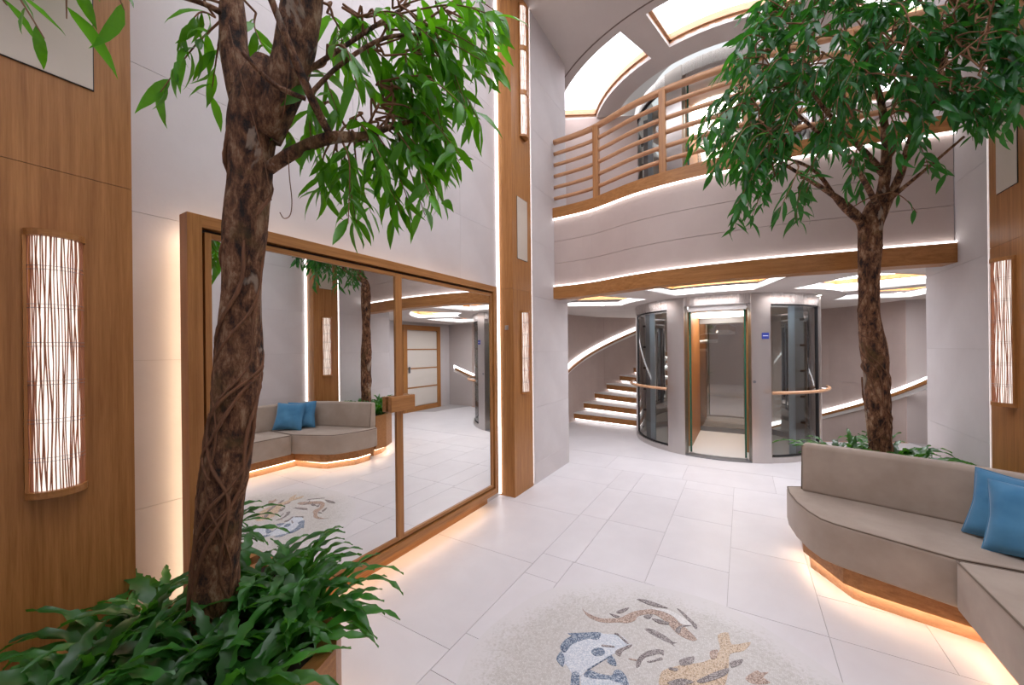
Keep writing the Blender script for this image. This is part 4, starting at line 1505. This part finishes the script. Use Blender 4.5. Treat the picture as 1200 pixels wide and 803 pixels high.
TL = tree('ficus_tree', at_d(250, 740, 1.37), 'thick vine-wrapped ficus tree rising from the fern planter by the mirror', trunkL, limbL, spL, 'leaf', 5, 14, 2.25, .118)

for pts in ([(338, 178, 1.30), (339, 205, 1.30), (342, 235, 1.30), (340, 252, 1.30), (333, 256, 1.29), (328, 249, 1.29)],
            [(268, 30, 1.2), (282, 90, 1.2), (300, 150, 1.22), (312, 200, 1.24), (318, 235, 1.26)],
            [(335, 20, 1.2), (338, 80, 1.2), (334, 120, 1.22), (331, 140, 1.24)]):
    MB().tube(spline([tuple(at_d(*p)) for p in pts], 6), .0016, 5).build('aerial_root', 'vine', TL, smooth=True)

# ---- tree behind the sofa
TD2 = 2.84
trunkR = tp([(1034, 590, 32), (1032, 530, 30), (1030, 505, 31), (1028, 470, 32), (1026, 430, 33), (1023, 404, 33), (1019, 370, 28), (1018, 337, 27), (1020, 300, 29), (1020, 270, 31), (1022, 250, 28), (1024, 236, 14)], TD2)
limbR = [tp([(1018, 285, 18), (1006, 255, 12), (985, 235, 9, 2.75), (955, 215, 6, 2.65), (915, 190, 4, 2.55)], TD2),
         tp([(1022, 282, 20), (1030, 245, 17), (1037, 205, 15, 2.78), (1038, 160, 12, 2.72), (1030, 110, 9, 2.65), (1010, 50, 6, 2.6)], TD2),
         tp([(1022, 280, 18), (1038, 240, 14), (1055, 205, 11, 2.7), (1066, 165, 9, 2.6), (1085, 120, 7, 2.5), (1110, 60, 5, 2.4)], TD2),
         tp([(1036, 205, 11, 2.78), (1015, 180, 9, 2.7), (990, 155, 7, 2.6), (960, 120, 5, 2.5), (935, 80, 4, 2.45)], TD2),
         tp([(1037, 190, 9, 2.76), (1058, 160, 7, 2.66), (1075, 130, 6, 2.55), (1120, 110, 4, 2.4)], TD2),
         tp([(1012, 265, 9), (985, 240, 7, 2.75), (960, 205, 5, 2.68), (935, 190, 4, 2.6), (900, 180, 3, 2.5)], TD2),
         tp([(1040, 235, 9), (1065, 215, 6, 2.68), (1095, 190, 5, 2.55), (1130, 160, 4, 2.4)], TD2),
         tp([(1030, 245, 9), (1005, 200, 7, 2.5), (975, 170, 5, 2.35), (930, 130, 4, 2.2)], TD2)]
CROWN = [(862, 12), (905, -15), (1210, -15), (1210, 110), (1185, 150), (1150, 160), (1110, 182), (1085, 215), (1050, 232), (1005, 232), (960, 238), (935, 262), (905, 255), (872, 272), (852, 278),
         (850, 235), (836, 210), (806, 185), (802, 160), (836, 112), (852, 72), (862, 40)]


def inside(p, poly):
    c = False
    n = len(poly)
    for i in range(n):
        a, b = poly[i], poly[i - 1]
        if (a[1] > p[1]) != (b[1] > p[1]) and p[0] < (b[0] - a[0]) * (p[1] - a[1]) / (b[1] - a[1]) + a[0]:
            c = not c
    return c


spR = []
cc = at_d(1010, 90, 2.5)
while len(spR) < 300:
    x, y = rs.uniform(800, 1210), rs.uniform(-15, 285)
    if not inside((x, y), CROWN):
        continue
    hole = (960 < x < 1120 and 135 < y < 240) or (900 < x < 980 and 200 < y < 250)
    if hole and rs.random() < .72:
        continue
    d = clampt(x, y, rs.uniform(2.1, 2.78))
    t = at_d(x, y, d)
    b = t.lerp(cc, .22) + Vector((0, 0, rs.uniform(.06, .16)))
    spR.append((b, t, rs.randint(10, 13)))
for k in range(50):
    x, y = rs.uniform(850, 1330), rs.uniform(-230, -20)
    d = clampt(x, y, rs.uniform(2.0, 2.75))
    t = at_d(x, y, d)
    spR.append((t.lerp(cc, .25) + Vector((0, 0, .1)), t, 9))
for x0, y0, x1, y1, n in ((1045, 225, 1075, 250, 3), (935, 220, 930, 262, 5), (875, 235, 862, 268, 8), (1130, 120, 1140, 165, 6), (1165, 110, 1160, 155, 5), (1085, 190, 1110, 205, 5), (1180, 130, 1172, 160, 5)):
    d = clampt(x1, y1, 2.6)
    spR.append((at_d(x0, y0, clampt(x0, y0, 2.6)), at_d(x1, y1, d), n))
tree('ficus_tree', at_d(1032, 530, TD2), 'vine-wrapped ficus tree with dense crown behind the taupe sofa', trunkR, limbR, spR, 'leaf2', 9, 12, 2.3, .112)


# ---- ferns
def frond_mesh(L, elev, sag, seed):
    rnd = random.Random(seed)
    m = MB()
    n = 16
    x = z = 0.0
    el = elev
    ph = rnd.uniform(0, 6)
    for k in range(n + 1):
        t = k / n
        wd = .0165 * math.sin(PI * min(1, t * .93 + .07)) ** .7 * (1 + .2 * (-1) ** k) * L / .3
        if k == n:
            wd = .002
        rip = .006 * math.sin(k * 1.7 + ph)
        yy = .012 * math.sin(t * 4 + ph)
        m.v += [(x, yy - wd, z + .006 + rip), (x, yy, z), (x, yy + wd, z + .006 - rip)]
        x += L / n * math.cos(el)
        z += L / n * math.sin(el)
        el -= sag / n * (.5 + t * 1.1)
    for k in range(n):
        b = 3 * k
        m.f += [(b, b + 1, b + 4, b + 3), (b + 1, b + 2, b + 5, b + 4)]
    return m.mesh('frond', 'fern', True)


FR = [frond_mesh(*q) for q in ((.34, 1.2, 1.9, 1), (.41, 1.0, 1.9, 2), (.30, .8, 1.3, 3), (.37, .6, 1.2, 4), (.31, 1.35, 1.4, 5), (.43, .85, 1.6, 6))]


def fern(loc, n, sc, label, group, seed):
    rnd = random.Random(seed)
    f = thing('fern', loc, label, 'fern', group)
    a = rnd.uniform(0, 6)
    for k in range(n):
        a += 2.4 + rnd.uniform(-.3, .3)
        o = link('frond', FR[rnd.randint(0, 5)], f, Vector(loc) + Vector((.02 * math.cos(a), .02 * math.sin(a), 0)))
        o.rotation_euler = (rnd.uniform(-.25, .25), rnd.uniform(-.2, .2), a)
        s = sc * rnd.uniform(.75, 1.15)
        o.scale = (s, s * rnd.uniform(.9, 1.2), s)
    return f


FL = [(-1.72, .78, 'against the white wall side of the trunk'), (-1.47, .80, 'right behind the mirror-side trunk'), (-1.30, .70, 'at the planter corner facing the mosaic'),
      (-1.22, .48, 'on the planter rim facing the mosaic'), (-1.40, .30, 'in front of the mirror-side trunk'), (-1.62, .34, 'between the trunk and the oak pilaster'),
      (-1.78, .54, 'tucked behind the trunk next to the oak pilaster'), (-1.74, .40, 'touching the oak pilaster under the sconce'), (-1.50, .20, 'in the middle of the planter below the sconce'),
      (-1.20, .22, 'spilling over the planter side facing the sofa'), (-1.36, .06, 'at the end of the planter away from the mirror'),
      (-1.42, .54, 'hugging the foot of the mirror-side trunk'), (-1.62, .90, 'below the oak mirror frame'), (-1.38, .84, 'on the planter rim nearest the mirror glass')]
for k, (x, y, lab) in enumerate(FL):
    fern((x, y, .50), 26, .9, 'wavy-leaved fern ' + lab, 'ferns beside the mirror', 40 + k)
FB = [(.62, 3.84, 'at the lift-side edge of the curved planter'), (.72, 4.02, 'at the curved rim facing the lift'), (.95, 4.10, 'directly behind the sofa-side trunk'),
      (1.03, 3.92, 'between the sofa-side trunk and the wall'), (1.02, 4.2, 'at the rim under the balcony beam'), (.96, 3.83, 'between the sofa backrest and the trunk'),
      (.68, 3.88, 'behind the rounded end of the sofa backrest'), (1.05, 3.80, 'behind the sofa backrest next to the oak pilaster')]
for k, (x, y, lab) in enumerate(FB):
    fern((x, y, .565), 20, .95, 'bushy green fern ' + lab, 'ferns behind the sofa', 70 + k)
